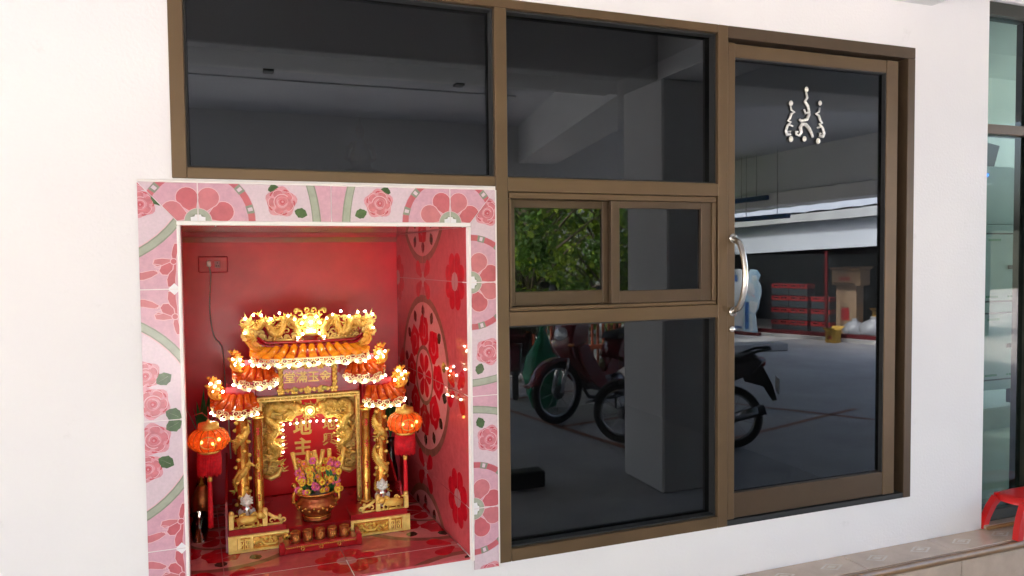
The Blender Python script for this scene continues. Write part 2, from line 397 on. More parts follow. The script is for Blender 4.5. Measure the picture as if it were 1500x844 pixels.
# --- step along the wall
st = empty('tiled_step', (0,0,0)); tag(st, 'low step with beige tiles and brown nosing along the house wall', 'step')
b = MB(); b.box(-6,7.4,-.172,.30,-.02,.184); b.build('step_core', 'grout', st)
for i in range(-11, 13):
    x0 = i*.5-.07+.0015; x1 = x0+.497
    b = MB(); b.cbox(x0,x1,-.150,-.0015 if x0 < 3.2 else .3,.18,.192,.0015); 
    for sx in (.125,.375):
        cx, cyy = x0+sx, -.078
        for k, (rx, ry) in enumerate(((.062,.034),(.045,.024),(.028,.014))):
            b.add([(cx-rx,cyy,.1922+k*.0003),(cx,cyy-ry,.1922+k*.0003),(cx+rx,cyy,.1922+k*.0003),(cx,cyy+ry,.1922+k*.0003)], [(0,1,2,3)], 1 if k != 1 else 0)
    b.build('tile', ['beige_tile','beige_lozenge'], st)
    b = MB(); b.cbox(x0,x1,-.181,-.170,.004,.160,.0015); b.build('tile', 'beige_tile', st)
b = MB(); b.tube([(-6,-.172,.176),(7.4,-.172,.176)], .0175, 10); b.build('nosing', 'brown_trim', st)

# --- aluminium window wall
win = empty('window_frame', (0,0,0)); tag(win, 'bronze aluminium window frame with fixed panes above and below a small slider', 'window')
FY0, FY1 = -.007, .085
def bar(name, x0, x1, z0, z1, y0=FY0, y1=FY1, m='bronze', parent=None, c=.002):
    b = MB(); b.cbox(x0,x1,y0,y1,z0,z1,c); return b.build(name, m, parent or win)
mat('pane_body', (1,1,1)); 
pm = M['pane_body']; pm.node_tree.nodes.clear(); o_ = pm.node_tree.nodes.new('ShaderNodeOutputMaterial'); t_ = pm.node_tree.nodes.new('ShaderNodeBsdfTransparent'); pm.node_tree.links.new(t_.outputs[0], o_.inputs[0])
def pane(x0, x1, z0, z1, y, parent, m='tinted_glass', name='pane'):
    b = MB(); b.box(x0,x1,y,y+.006,z0,z1)
    b.m = [1,1,0,1,1,1]
    return b.build(name, [m,'pane_body'], parent)
bar('head', -.177, 1.7905, 2.373, 2.405)
bar('jamb', -.177,-.135, 1.752, 2.3725)
bar('mullion', .8605,.9055, .404, 2.3725)
bar('door_post', 1.791,1.837, .404, 2.405)
bar('sill', -.1345,.860, 1.752, 1.786)
bar('transom', .906,1.7905, 1.734, 1.785)
bar('transom', .906,1.7905, 1.256, 1.306)
bar('sill', .906,1.7905, .404, .449)
def seal(x0, x1, z0, z1):
    b = MB()
    b.box(x0,x0+.006,.012,.046,z0,z1); b.box(x1-.006,x1,.012,.046,z0,z1); b.box(x0+.0062,x1-.0062,.012,.046,z1-.006,z1); b.box(x0+.0062,x1-.0062,.012,.046,z0,z0+.006)
    return b.build('seal', 'dark_seal', win)
for (x0,x1,z0,z1) in ((-.1345,.860,1.7865,2.3725),(.906,1.7905,1.7855,2.3725),(.906,1.7905,.4495,1.2555)):
    seal(x0,x1,z0,z1); pane(x0-.003,x1+.003,z0-.003,z1+.003,.046,win)
# slider: outer frame, two sashes
for (n,x0,x1,z0,z1) in (('slider_frame',.910,1.786,1.711,1.7325),('slider_frame',.910,1.786,1.3075,1.322),('slider_frame',.910,.9195,1.3225,1.7105),('slider_frame',1.768,1.786,1.3225,1.7105)):
    bar(n,x0,x1,z0,z1,y0=-.001,y1=.08,m='bronze')
def sash(x0,x1,z0,z1,sl,sr,sb,stp,y0,y1):
    b = MB(); b.cbox(x0,x0+sl,y0,y1,z0,z1,.0015); b.cbox(x1-sr,x1,y0,y1,z0,z1,.0015)
    b.cbox(x0+sl+.0002,x1-sr-.0002,y0+.001,y1-.001,z0,z0+sb,.0015); b.cbox(x0+sl+.0002,x1-sr-.0002,y0+.001,y1-.001,z1-stp,z1,.0015)
    s = b.build('sash','bronze_sash',win)
    pane(x0+sl-.004,x1-sr+.004,z0+sb-.004,z1-stp+.004,(y0+y1)/2,s)
    return s
sash(.920,1.352,1.323,1.710,.026,.05,.052,.029,.038,.062)
sash(1.322,1.767,1.323,1.710,.035,.047,.047,.027,.006,.031)

# --- glass door
door = empty('glass_door', (1.84,0,.42)); tag(door, 'tall bronze framed door with dark glass and a bowed steel handle', 'door')
door.location = (0,0,0)
def dbar(name, *a, **k): return bar(name, *a, parent=door, **k)
dbar('stile',1.8385,1.873,.428,2.342,y0=-.003,y1=.04)
dbar('stile',2.672,2.738,.428,2.342,y0=.004,y1=.047)
dbar('rail',1.8735,2.6715,2.288,2.341,y0=.006,y1=.042)
dbar('rail',1.8735,2.6715,.429,.531,y0=.006,y1=.042, m='bronze_sash')
pane(1.870,2.675,.528,2.291,.026,door)
b = MB(); b.box(1.8736,1.8786,.007,.026,.5315,2.2875); b.box(2.6664,2.6714,.007,.026,.5315,2.2875); b.box(1.879,2.666,.007,.026,2.2825,2.2875); b.build('seal','dark_seal',door)
hp = []
for i in range(17):
    t = i/16; z = 1.274+(1.569-1.274)*t
    hp.append((1.862, -.004-.078*(math.sin(math.pi*t)**.42), z))
b = MB(); b.tube(hp,.0115,12); b.build('handle','steel',door)
b = MB()
for z in (1.274,1.569): b.lathe([(0.0,-.006),(.019,-.005),(.019,0),(.013,.004)],(1.862,-.005,z),16,axis='Y')
b.build('handle_rosette','steel',door)
b = MB(); b.lathe([(0,-.013),(.011,-.012),(.0135,-.004),(.0135,.0)],(1.856,-.003,1.205),16,axis='Y'); b.build('lock','steel',door)
bar('head',1.8375,2.825,2.357,2.405,y0=FY0,y1=.09,m='bronze_sash')
bar('jamb',2.783,2.825,.404,2.3565,y0=FY0,y1=.09,m='bronze_sash')
b = MB(); b.box(2.739,2.7825,.055,.09,.404,2.356); b.box(1.8375,2.7385,.052,.09,2.343,2.3565); b.box(1.8375,2.7825,-.004,.09,.404,.426); b.build('door_track_shade','dark_seal',win)  # dark track backing, paints the shade of the deep gaps round the door
# crystal ornament on the door glass
orn = empty('crystal_ornament',(2.24,.02,2.0)); tag(orn,'small silver scroll ornament with pearl beads stuck high on the door glass','ornament'); orn.location=(0,0,0)
mat('pearl',(.82,.77,.68),.2,.3,coat=.6); mat('filigree',(.82,.79,.74),.25,.35,var=.3,vscale=90)
for (x,z,r) in ((2.246,2.189,.011),(2.166,2.127,.011),(2.318,2.137,.010),(2.167,1.980,.012),(2.237,1.984,.011),(2.309,1.978,.012)):
    b = MB(); b.sph((x,.018,z),r,10,sc=(.85,.7,1.1)); b.build('pearl','pearl',orn)
b = MB()
def curl(pts, r=.005): b.tube([(x,.020,z) for x,z in pts],[r*.82*(.6+.5*math.sin(math.pi*(i+.5)/len(pts))) for i in range(len(pts))],6)
curl([(2.246,2.178),(2.252,2.155),(2.240,2.140),(2.256,2.120),(2.262,2.098),(2.244,2.090),(2.236,2.108)],.007)
curl([(2.258,2.115),(2.262,2.085),(2.25,2.065),(2.22,2.058),(2.212,2.064)],.008)
curl([(2.212,1.996),(2.222,2.01),(2.216,2.03),(2.226,2.045),(2.245,2.044),(2.262,2.03),(2.276,2.008),(2.282,1.992)],.009)
curl([(2.212,1.996),(2.196,2.0),(2.194,2.012),(2.206,2.012)],.006)
for sgn, cx in ((1,2.166),(-1,2.318)):
    curl([(cx,2.118),(cx+.004*sgn,2.10),(cx+.020*sgn,2.092),(cx+.004*sgn,2.085),(cx-.004*sgn,2.064),(cx-.014*sgn,2.055),(cx-.002*sgn,2.050)],.006)
    curl([(cx+.002*sgn,2.052),(cx-.016*sgn,2.035),(cx-.024*sgn,2.012),(cx-.018*sgn,1.998),(cx-.002*sgn,2.0),(cx,2.012),(cx-.010*sgn,2.010)],.0075)
    curl([(cx-.014*sgn,2.04),(cx+.012*sgn,2.034)],.005)
b.build('scrollwork','filigree',orn)

# --- dim room behind the dark glass
b = MB(); b.box(-6,3.2,3.4,3.5,0,3.05); b.box(-6.1,-6,.15,3.5,0,3.05); b.box(3.2,3.27,.15,3.5,0,3.05); b.box(-6.1,3.27,.61,3.5,3.05,3.1); b.box(-6.1,3.27,.15,3.5,.01,.19)
struct(b.build('room_shell','porch_paint'))
mat('brass',(.75,.52,.2),.25,.9,var=.2,vscale=40)
lamp = empty('brass_figure',(.415,.15,1.80)); lamp.scale = (.8,.8,.85); tag(lamp,'dim brass figure standing behind the upper dark pane over the niche','figure')
b = MB(); b.lathe([(.0,0),(.075,.0),(.08,.01),(.05,.02),(.042,.03)],(0,0,0),16); b.build('base','brass',lamp)
b = MB(); b.lathe([(.042,.03),(.05,.06),(.034,.10),(.026,.13),(.012,.145),(.018,.16),(.02,.178),(.012,.195),(.004,.21),(0,.235)],(0,0,0),14); b.build('body','brass',lamp)
for s in (-1,1):
    b = MB(); b.tube([(s*.03,0,.12),(s*.055,0,.10),(s*.062,0,.06),(s*.03,-.02,.045)],[.010,.010,.008,.007],8); b.build('arm','brass',lamp)
b = MB(); b.box(.27,.57,.145-.06,.30,1.755,1.80); tag(b.build('wall_shelf','bronze_sash'),'shelf behind the dark upper pane carrying the brass figure','shelf')

# ------------------------------------------------------------------ printed tiles
def circ(cx, cy, r, n=20, wob=0, ph=0, k=5): return [(cx+r*(1+wob*math.sin(k*a+ph))*math.cos(a), cy+r*(1+wob*math.sin(k*a+ph))*math.sin(a)) for a in (2*math.pi*i/n for i in range(n))]
def band(cx, cy, r0, r1, a0, a1, n): 
    out = []
    for i in range(n):
        a, c = a0+(a1-a0)*i/n, a0+(a1-a0)*(i+1)/n
        out.append([(cx+r0*math.cos(a),cy+r0*math.sin(a)),(cx+r1*math.cos(a),cy+r1*math.sin(a)),(cx+r1*math.cos(c),cy+r1*math.sin(c)),(cx+r0*math.cos(c),cy+r0*math.sin(c))])
    return out
def petal(cx, cy, ang, r0, r1, w, n=12):
    pts = []
    for i in range(n+1):
        a = -math.pi*.62+math.pi*1.24*i/n; rc = r1-w
        pts.append((rc+w*math.cos(a), w*math.sin(a)))
    pts += [(r0, w*.28), (r0, -w*.28)]
    ca, sa = math.cos(ang), math.sin(ang)
    return [(cx+x*ca-y*sa, cy+x*sa+y*ca) for x, y in pts]
def leaf(cx, cy, ang, L, w):
    n = 7; up_ = [(L*(i/n), w*math.sin(math.pi*i/n)**.8*(1+.16*(i % 2))) for i in range(n+1)]
    pts = up_+[(x,-y) for x,y in reversed(up_[1:-1])]
    ca, sa = math.cos(ang), math.sin(ang)
    return [(cx+x*ca-y*sa, cy+x*sa+y*ca) for x, y in pts]
def rose(cx, cy, r, ph=0, c=('rose2','rose','rose3')):
    S = [(circ(cx,cy,r*.98,30,.10,ph,5),c[0])]
    for k in range(5):
        a = ph+.31+k*2*math.pi/5
        S.append((circ(cx+.62*r*math.cos(a),cy+.62*r*math.sin(a),.30*r,10,.10,a,3),c[1]))
        S += [(q,c[2]) for q in band(cx+.60*r*math.cos(a+.45),cy+.60*r*math.sin(a+.45),.20*r,.30*r,a-.6,a+1.2,4)]
        S += [(q,'line') for q in band(cx+.42*r*math.cos(a),cy+.42*r*math.sin(a),.40*r,.445*r,a-.9,a+.7,5)]
    S.append((circ(cx+.05*r,cy,.56*r,18,.05,ph+1,4),c[1]))
    S += [(q,'line') for q in band(cx+.05*r,cy,.50*r,.555*r,ph+.4,ph+3.4,9)]
    S.append((circ(cx+.05*r,cy-.02*r,.40*r,14,.05,ph,3),c[0]))
    S.append((circ(cx+.07*r,cy+.02*r,.33*r,14,.06,ph,3),c[1]))
    S += [(q,'line') for q in band(cx+.06*r,cy,.27*r,.31*r,ph+2.2,ph+5.6,8)]
    S.append((circ(cx+.06*r,cy,.17*r,10,.08,ph,3),c[2])); S.append((circ(cx+.08*r,cy+.02*r,.08*r,8),c[0]))
    return S
def clip_poly(sub, clip):
    def area(p): return sum(p[i][0]*p[(i+1)%len(p)][1]-p[(i+1)%len(p)][0]*p[i][1] for i in range(len(p)))
    if area(clip) < 0: clip = clip[::-1]
    out = sub
    for i in range(len(clip)):
        a, b_ = clip[i], clip[(i+1)%len(clip)]; inp = out; out = []
        if not inp: break
        side = lambda p: (b_[0]-a[0])*(p[1]-a[1])-(b_[1]-a[1])*(p[0]-a[0])
        for j in range(len(inp)):
            p, q = inp[j], inp[(j+1)%len(inp)]; sp, sq = side(p), side(q)
            if sp >= 0: out.append(p)
            if (sp >= 0) != (sq >= 0):
                t = sp/(sp-sq); out.append((p[0]+t*(q[0]-p[0]), p[1]+t*(q[1]-p[1])))
    return out
def area2(p): return .5*abs(sum(p[i][0]*p[(i+1)%len(p)][1]-p[(i+1)%len(p)][0]*p[i][1] for i in range(len(p))))
def tile(parent, outline, shapes, pal, fn, thick=.008, base=0):
    b = MB(); n = len(outline)
    b.add([fn(u,v,0) for u,v in outline]+[fn(u,v,-thick) for u,v in outline], [list(range(n)), list(range(2*n-1,n-1,-1))]+[(i,(i+1)%n,n+(i+1)%n,n+i) for i in range(n)], base)
    h = 0.0
    for poly, c in shapes:
        q = clip_poly(poly, outline)
        if len(q) < 3 or area2(q) < 2e-7: continue
        h += 6.0e-6
        tri = tessellate_polygon([[Vector((u,v,0)) for u,v in q]])
        b.add([fn(u,v,.0002+h) for u,v in q], [list(t) for t in tri], pal[1][c])
    ob = b.build('tile', pal[0], parent)
    return ob
def palette(d): return ([M[x] for x in d.values()], {k:i for i,k in enumerate(d)})
PAL = palette(dict(pale='t_pale',lilac='t_lilac',white='t_white',coral='t_coral',coral2='t_coral2',rose='t_rose',rose2='t_rose2',rose3='t_rose3',line='t_outline',leaf='t_leaf',sage='t_sage',sage2='t_sage2'))
NPAL = palette(dict(base='n_base',pale='n_pale',white='n_white',red='n_red',ring='n_ring',leaf='n_leaf'))
random.seed(3)
def flower_motif(s0, mir=True):
    S = [(circ(s0,0,.168,40),'lilac')]
    for q in band(s0,0,.146,.166,0,math.pi,26): S.append((q,'coral'))
    for k in range(7):
        a = R(14+25.3*k)
        for q in band(s0,0,.145,.167,a-.085,a+.085,1): S.append((q,'sage2'))
        for q in band(s0,0,.149,.163,a-.035,a+.035,1): S.append((q,'pale'))
    for k, a in enumerate((22,67,113,158)):
        S.append((petal(s0,0,R(a),.034,.111,.0335),'line')); S.append((petal(s0,0,R(a),.036,.1085,.0308),'coral2' if k % 2 else 'coral'))
    S += [(q,'line') for q in band(s0,0,.018,.0405,0,math.pi,14)]
    S += [(q,'sage') for q in band(s0,0,.018,.0385,0,math.pi,14)]
    S += [(q,'sage2') for q in band(s0,0,.018,.023,0,math.pi,10)]
    S.append(([(s0-.021,-.01),(s0-.021,.012),(s0-.010,.014),(s0-.008,.020),(s0+.008,.020),(s0+.010,.014),(s0+.021,.012),(s0+.021,-.01)],'white'))
    for d in (-1,1):
        S.append((leaf(s0+d*.205,.098,R(90-d*70),.035,.012),'leaf')); S.append((leaf(s0+d*.285,.035,R(90-d*110),.042,.015),'leaf'))
        S += rose(s0+d*.245,.062,.047,ph=.4*d)
        S += [(q,'sage') for q in band(s0+d*.72,-.10,.345,.372,R(90-d*90)-1.2+math.pi*(0 if d<0 else 0),R(90-d*90)+1.2,1)][:0]
        arc = [(s0+d*(.343-.05*t-.95*t*t),t) for t in (-.01,.02,.05,.08,.11,.14)]
        for (x0,t0),(x1,t1) in zip(arc,arc[1:]):
            S.append(([(x0-.003*d,t0),(x0+.024*d,t0),(x1+.024*d,t1),(x1-.003*d,t1)],'sage2')); 
        for (x0,t0),(x1,t1) in zip(arc,arc[1:]):
            S.append(([(x0,t0),(x0+.020*d,t0),(x1+.020*d,t1),(x1,t1)],'sage'))
            S.append(([(x0+.024*d,t0),(s0+d*.4,t0),(s0+d*.4,t1),(x1+.024*d,t1)],'lilac'))
    return S
def bow_ground(s0):
    # left strip: bows at s0, rose medallions half a period away on the outer side
    S = [([(s0-.4,-.01),(s0+.4,-.01),(s0+.4,.14),(s0-.4,.14)],'lilac')]
    for d in (-1,1):
        mc_ = (s0+d*.4,.27)
        S.append((circ(*mc_,.345,60),'sage2')); S.append((circ(*mc_,.341,60),'sage')); S.append((circ(*mc_,.323,60),'sage2')); S.append((circ(*mc_,.319,60),'line')); S.append((circ(*mc_,.316,60),'pale'))
    return S
def bow_motif(s0):
    S = []
    for d in (-1,1):
        P = lambda L: [(s0+d*s,t) for s,t in L]
        def fat(L, w):
            cx_ = sum(p[0] for p in L)/len(L); ct = sum(p[1] for p in L)/len(L); out = []
            for s,t_ in L:
                k = math.hypot(s-cx_,t_-ct) or 1; out.append((s+(s-cx_)/k*w,t_+(t_-ct)/k*w))
            return out
        def strip(L):       # (s, t, half width across t)
            return [(s,t_-w) for s,t_,w in L]+[(s,t_+w) for s,t_,w in reversed(L)]
        items = [(strip([(.008,.019,.010),(.03,.020,.011),(.055,.014,.008),(.078,.010,.005)]),'coral'),
                 (strip([(.086,.010,.003),(.105,.010,.007),(.125,.006,.007),(.138,.004,.004)]),'coral'),
                 ([(.029,.125),(.030,.095),(.037,.075),(.049,.056),(.058,.062),(.055,.082),(.051,.10),(.051,.125)],'coral2'),
                 ([(.084,.016),(.074,.040),(.070,.058),(.077,.068),(.090,.064),(.093,.044),(.090,.018)],'coral2'),
                 ([(.080,.013),(.060,.016),(.044,.030),(.045,.044),(.056,.052),(.070,.046),(.082,.020)],'coral')]
        for L, c in items:
            S.append((P(fat(L,.0030)),'line')); S.append((P(L),c))
        S.append((P(circ(.084,.012,.0105,10)),'line')); S.append((P(circ(.084,.012,.0080,10)),'coral'))
        for k in range(3): S.append((P([(.050+.011*k,.050-.002*k),(.052+.011*k,.050-.002*k),(.058+.010*k,.066),(.056+.010*k,.066)]),'line'))
        S += rose(s0+d*.345,.080,.048,ph=.8*d) + rose(s0+d*.258,.098,.042,ph=.2)
        for (s,t_,a,L,w) in ((.372,.046,-62,.050,.019),(.285,.070,-120,.050,.018)):
            S.append((leaf(s0+d*s,t_,R(a if d > 0 else 180-a),L,w),'leaf'))
            S.append(([(s0+d*(s),t_),(s0+d*(s+L*.8*math.cos(R(a))),t_+L*.8*math.sin(R(a))),(s0+d*(s+L*.8*math.cos(R(a))),t_+L*.8*math.sin(R(a))+.0015)],'sage'))
    S.append(([(s0-.018,.012),(s0,.030),(s0+.018,.012),(s0,-.006)],'white'))
    return S
niche = empty('shrine_niche',(0,0,0)); tag(niche,'red niche in the wall framed with pink rose pattern tiles','niche')
G0, H0 = -.107, 1.415          # grout lines of the frame tiles
TXL, TXR, TZT, TZB = -.273, .860, 1.738, .394
IXL, IXR, IZT, IZB = -.167, .765, 1.622, .394
gr = .0016
# top strip, mitred corners: u = x, v = height over the inner edge
topS = flower_motif(G0)+flower_motif(G0+.8)
cuts = [TXL, G0, G0+.4, G0+.8, TXR]
for i in range(4):
    u0, u1 = cuts[i]+gr, cuts[i+1]-gr
    if i == 0: outl = [(IXL+gr,0),(u1,0),(u1,TZT-IZT),(TXL+gr,TZT-IZT)]
    elif i == 3: outl = [(u0,0),(IXR-gr,0),(TXR-.004,TZT-IZT),(u0,TZT-IZT)]
    else: outl = [(u0,0),(u1,0),(u1,TZT-IZT),(u0,TZT-IZT)]
    tile(niche, outl, topS, PAL, lambda u,v,h: (u,-.006-h,IZT+v))
# right strip: u = -z, v = x - IXR
rS = flower_motif(-H0)+flower_motif(-H0+.8)
cz = [TZT, H0, H0-.4, H0-.8, TZB]
for i in range(4):
    z1, z0 = cz[i]-gr, cz[i+1]+gr
    if i == 0: outl = [(-IZT+gr,0),(-z0,0),(-z0,TXR-IXR-.004),(-z1,TXR-IXR-.004)]
    else: outl = [(-z1,0),(-z0,0),(-z0,TXR-IXR-.004),(-z1,TXR-IXR-.004)]
    tile(niche, outl, rS, PAL, lambda u,v,h: (IXR+v,-.006-h,-u))
# left strip: u = -z, v = IXL - x
g1, g2 = bow_ground(-H0), bow_ground(-H0+.8)
lS = g1[:1]+g2[:1]+g1[1:]+g2[1:]+bow_motif(-H0)+bow_motif(-H0+.8)
for i in range(4):
    z1, z0 = cz[i]-gr, cz[i+1]+gr
    if i == 0: outl = [(-IZT+gr,0),(-z0,0),(-z0,IXL-TXL),(-z1,IXL-TXL)]
    else: outl = [(-z1,0),(-z0,0),(-z0,IXL-TXL),(-z1,IXL-TXL)]
    tile(niche, outl, lS, PAL, lambda u,v,h: (IXL-v,-.006-h,-u))
b = MB()
b.box(TXL,TXR,-.0045,-.0005,IZT,TZT); b.box(TXL,IXL,-.0045,-.0005,TZB,IZT-.0002); b.box(IXR,TXR,-.0045,-.0005,TZB,IZT-.0002)
b.build('tile_bed','grout',niche)
for (x0,x1,z0,z1) in ((IXL-.001,IXL+.009,.394,1.621),(IXR-.0105,IXR+.000,.430,1.621)):
    b = MB(); b.cbox(x0,x1,-.011,.004,z0,z1-.0125,.002); b.build('edge_trim','trim_white',niche)
b = MB(); b.cbox(IXL-.001,IXR,-.011,.004,1.609,1.6225,.002); b.build('edge_trim','trim_white',niche)
b = MB(); b.cbox(TXL,TXR-.003,-.0105,-.0006,TZT+.0002,TZT+.008,.002); b.build('edge_trim','trim_white',niche)
b = MB(); b.cbox(TXR-.0035,TXR+.0005,-.0105,-.0006,TZB,TZT,.001); b.build('edge_trim','trim_white',niche)
# inside faces (the niche runs slightly askew into the wall)
SK = -.055
XL, XR_, ND, ZF, ZC = -.158, .752, .95, .4423, 1.611
b = MB(); b.add([(XL+SK*ND-.02,ND,ZF-.02),(XR_+SK*ND+.02,ND,ZF-.02),(XR_+SK*ND+.02,ND,ZC+.02),(XL+SK*ND-.02,ND,ZC+.02)], [(0,1,2,3)]); b.build('back_wall','red_wall',niche)
b = MB(); b.add([(XL,0.0,ZF-.02),(XL+SK*ND,ND,ZF-.02),(XL+SK*ND,ND,ZC),(XL,0,ZC)], [(0,1,2,3)]); b.build('side_wall','red_wall',niche)
b = MB(); b.box(XL-.06,XR_-.03,ND-.014,ND-.002,1.578,1.600); b.build('back_moulding','red_lacquer',niche)
def medallion(cu, cv):
    S = [(circ(cu,cv,.335,48),'ring')]; S.append((circ(cu,cv,.305,48),'pale'))
    for k in range(14):
        a = 2*math.pi*k/14; S.append((leaf(cu+.24*math.cos(a+.2),cv+.24*math.sin(a+.2),a+.2,.055,.020),'leaf'))
    for k in range(8):
        a = 2*math.pi*k/8; S.append((circ(cu+.185*math.cos(a),cv+.185*math.sin(a),.068,14,.12,k,5),'red'))
        S += [(q,'base') for q in band(cu+.185*math.cos(a),cv+.185*math.sin(a),.028,.036,a,a+3.8,6)]
    S.append((circ(cu,cv,.125,30),'ring')); S.append((circ(cu,cv,.108,30),'pale'))
    for k in range(6): S.append((petal(cu,cv,k*math.pi/3,.015,.098,.03),'red'))
    for dx, dy in ((.4,.4),(-.4,.4),(.4,-.4),(-.4,-.4)):
        ox, oy = cu+dx, cv+dy
        for k in range(8): S.append((petal(ox,oy,k*math.pi/4+.39,.03,.11,.033),'red'))
        S.append((circ(ox,oy,.035,16),'white'))
    for dx, dy in ((.4,0),(-.4,0),(0,.4),(0,-.4)):
        ox, oy = cu+dx, cv+dy
        S.append((circ(ox,oy,.034,8),'white'))
        for a in (.6,2.5,3.8,5.7):
            S.append((petal(ox,oy,a,.02,.115,.030),'red'))
    return S
mS = medallion(0,0)
# right wall: u = y, v = z ; medallion centres at (0.53, 1.015)
ys = [.004,.13,.53,ND-.001]; zs = [ZF+.001,.615,1.015,1.415,ZC-.001]
shp = []
for cz_ in (.215,1.015,1.815): shp += [([(u+.53,v+cz_) for u,v in p],c) for p,c in mS]
for i in range(3):
    for j in range(4):
        outl = [(ys[i]+gr,zs[j]+gr),(ys[i+1]-gr,zs[j]+gr),(ys[i+1]-gr,zs[j+1]-gr),(ys[i]+gr,zs[j+1]-gr)]
        tile(niche,outl,shp,NPAL,lambda u,v,h: (XR_+SK*u-h,u,v))
b = MB(); b.add([(XR_+.003,0.002,ZF-.02),(XR_+SK*ND+.003,ND,ZF-.02),(XR_+SK*ND+.003,ND,ZC+.01),(XR_+.003,.002,ZC+.01)], [(0,1,2,3)]); b.build('side_wall','n_white',niche)
# floor: u = x (unskewed), v = y
xs = [XL,-.055,.345,XR_-.001]; vs_ = [-.004,.13,.53,ND-.001]
shp = []
for cu in (-.055,.745):
    for cv in (.53,-.27): shp += [([(u+cu,v+cv) for u,v in p],c) for p,c in mS]
for i in range(3):
    for j in range(3):
        outl = [(xs[i]+gr,vs_[j]+gr),(xs[i+1]-gr,vs_[j]+gr),(xs[i+1]-gr,vs_[j+1]-gr),(xs[i]+gr,vs_[j+1]-gr)]
        tile(niche,outl,shp,NPAL,lambda u,v,h: (u+SK*v,v,ZF+h))
b = MB(); b.add([(XL,-.004,ZF-.003),(XR_,-.004,ZF-.003),(XR_+SK*ND,ND,ZF-.003),(XL+SK*ND,ND,ZF-.003)], [(0,1,2,3)]); b.build('floor_bed','n_white',niche)
# ceiling tiles
for i in range(3):
    for j in range(3):
        outl = [(xs[i]+gr,vs_[j]+gr+.006),(xs[i+1]-gr,vs_[j]+gr+.006),(xs[i+1]-gr,vs_[j+1]-gr),(xs[i]+gr,vs_[j+1]-gr)]
        tile(niche,outl,[],NPAL,lambda u,v,h: (u+SK*v,v,ZC-h))
b = MB(); b.add([(XL-.02,.002,ZC+.004),(XR_+.02,.002,ZC+.004),(XR_+SK*ND+.02,ND,ZC+.004),(XL+SK*ND-.02,ND,ZC+.004)], [(0,1,2,3)]); b.build('ceiling_bed','n_white',niche)
# ------------------------------------------------------------------ the shrine
CX = .266
sh = empty('household_shrine',(CX,.45,ZF)); sh.location = (0,0,0)
tag(sh,'gilded red house shrine with tiered roofs and small lit bulbs inside the niche','shrine')
PZ = .505                       # platform floor
def part(b, name, m, parent=None): return b.build(name, m, parent or sh)
def at(o, p): return (o[0]+p[0], o[1]+p[1], o[2]+p[2])
# dragon relief: body along a path, spines, legs with claws, head with horns and whiskers
def dragon(b, path, r, out=(0,-1,0), head_dir=1, m=0, legs=3, seed=1, spikes=True, n=8):
    rr = random.Random(seed); pts = [Vector(p) for p in path]; out = Vector(out)
    # resample with catmull-rom
    P = []
    for i in range(len(pts)-1):
        p0, p1, p2, p3 = pts[max(i-1,0)], pts[i], pts[i+1], pts[min(i+2,len(pts)-1)]
        for k in range(4):
            t = k/4; P.append(.5*((2*p1)+(-p0+p2)*t+(2*p0-5*p1+4*p2-p3)*t*t+(-p0+3*p1-3*p2+p3)*t**3))
    P.append(pts[-1]); N = len(P)
    rad = [r*(.35+.65*min(1,3.0*(1-i/(N-1))+.15))*min(1,.75+.9*i/N) if i > N*.6 else r*(.8+.2*math.sin(3*math.pi*i/N)**2) for i in range(N)]
    b.tube(P, rad, n, m)
    for i in range(1, N-1, 1):
        t = (P[i+1]-P[i-1]).normalized(); side = t.cross(out).normalized()
        if spikes:
            tip = P[i]+side*(rad[i]*1.75)+t*rad[i]*.5+out*rad[i]*.2
            a, c = P[i]+side*rad[i]*.6-t*rad[i]*.55, P[i]+side*rad[i]*.6+t*rad[i]*.55
            d = P[i]+out*rad[i]*.9
            b.add([a,c,tip,d],[(0,1,2),(0,2,3),(1,3,2)],m)
        if i % 2 == 0:
            q = P[i]+out*rad[i]*.75
            b.sph(q, rad[i]*.42, 6, m, (1,1,1))
    H = P[0]; t = (P[0]-P[1]).normalized(); side = t.cross(out).normalized()
    b.sph(H+t*r*.5, r*1.15, 8, m); b.sph(H+t*r*1.5+out*r*.2, r*.8, 8, m); b.sph(H+t*r*2.1+out*r*.3, r*.5, 6, m)
    b.tube([H+t*r*.9-side*r*.5, H+t*r*1.9-side*r*.9],[r*.4,r*.25],6,m)
    for s in (-1,1):
        b.tube([H+side*s*r*.5, H+side*s*r*1.2-t*r*.6+out*r*.4, H+side*s*r*1.9-t*r*1.3+out*r*.2],[r*.3,r*.22,r*.06],5,m)
        b.tube([H+t*r*2.0+side*s*r*.3, H+t*r*2.8+side*s*r*1.0+out*r*.2, H+t*r*2.4+side*s*r*1.9],[r*.14,r*.10,r*.03],5,m)
        b.sph(H+t*r*.8+side*s*r*.6+out*r*.6, r*.28, 6, m)
        for k in range(3):
            a = H-t*r*.4+side*s*r*(.6+.2*k); b.tube([a, a-t*r*(1.0+.3*k)+side*s*r*(.9-.2*k)],[r*.22,r*.04],5,m)
    for k in range(legs):
        i = int(N*(.22+.24*k)); i = min(i, N-2)
        t = (P[i+1]-P[i-1]).normalized(); side = t.cross(out).normalized()*(-1 if k % 2 else 1)
        q = P[i]+side*r*2.0+out*r*.2+t*r*.6
        b.tube([P[i],P[i]+side*r*1.1+out*r*.3,q],[r*.6,r*.45,r*.3],6,m)
        for c in (-.8,0,.8):
            b.tube([q,q+side*r*.8-t*r*c*1.0,q+side*r*1.1-t*r*c*1.5],[r*.24,r*.18,r*.04],5,m)
    return b
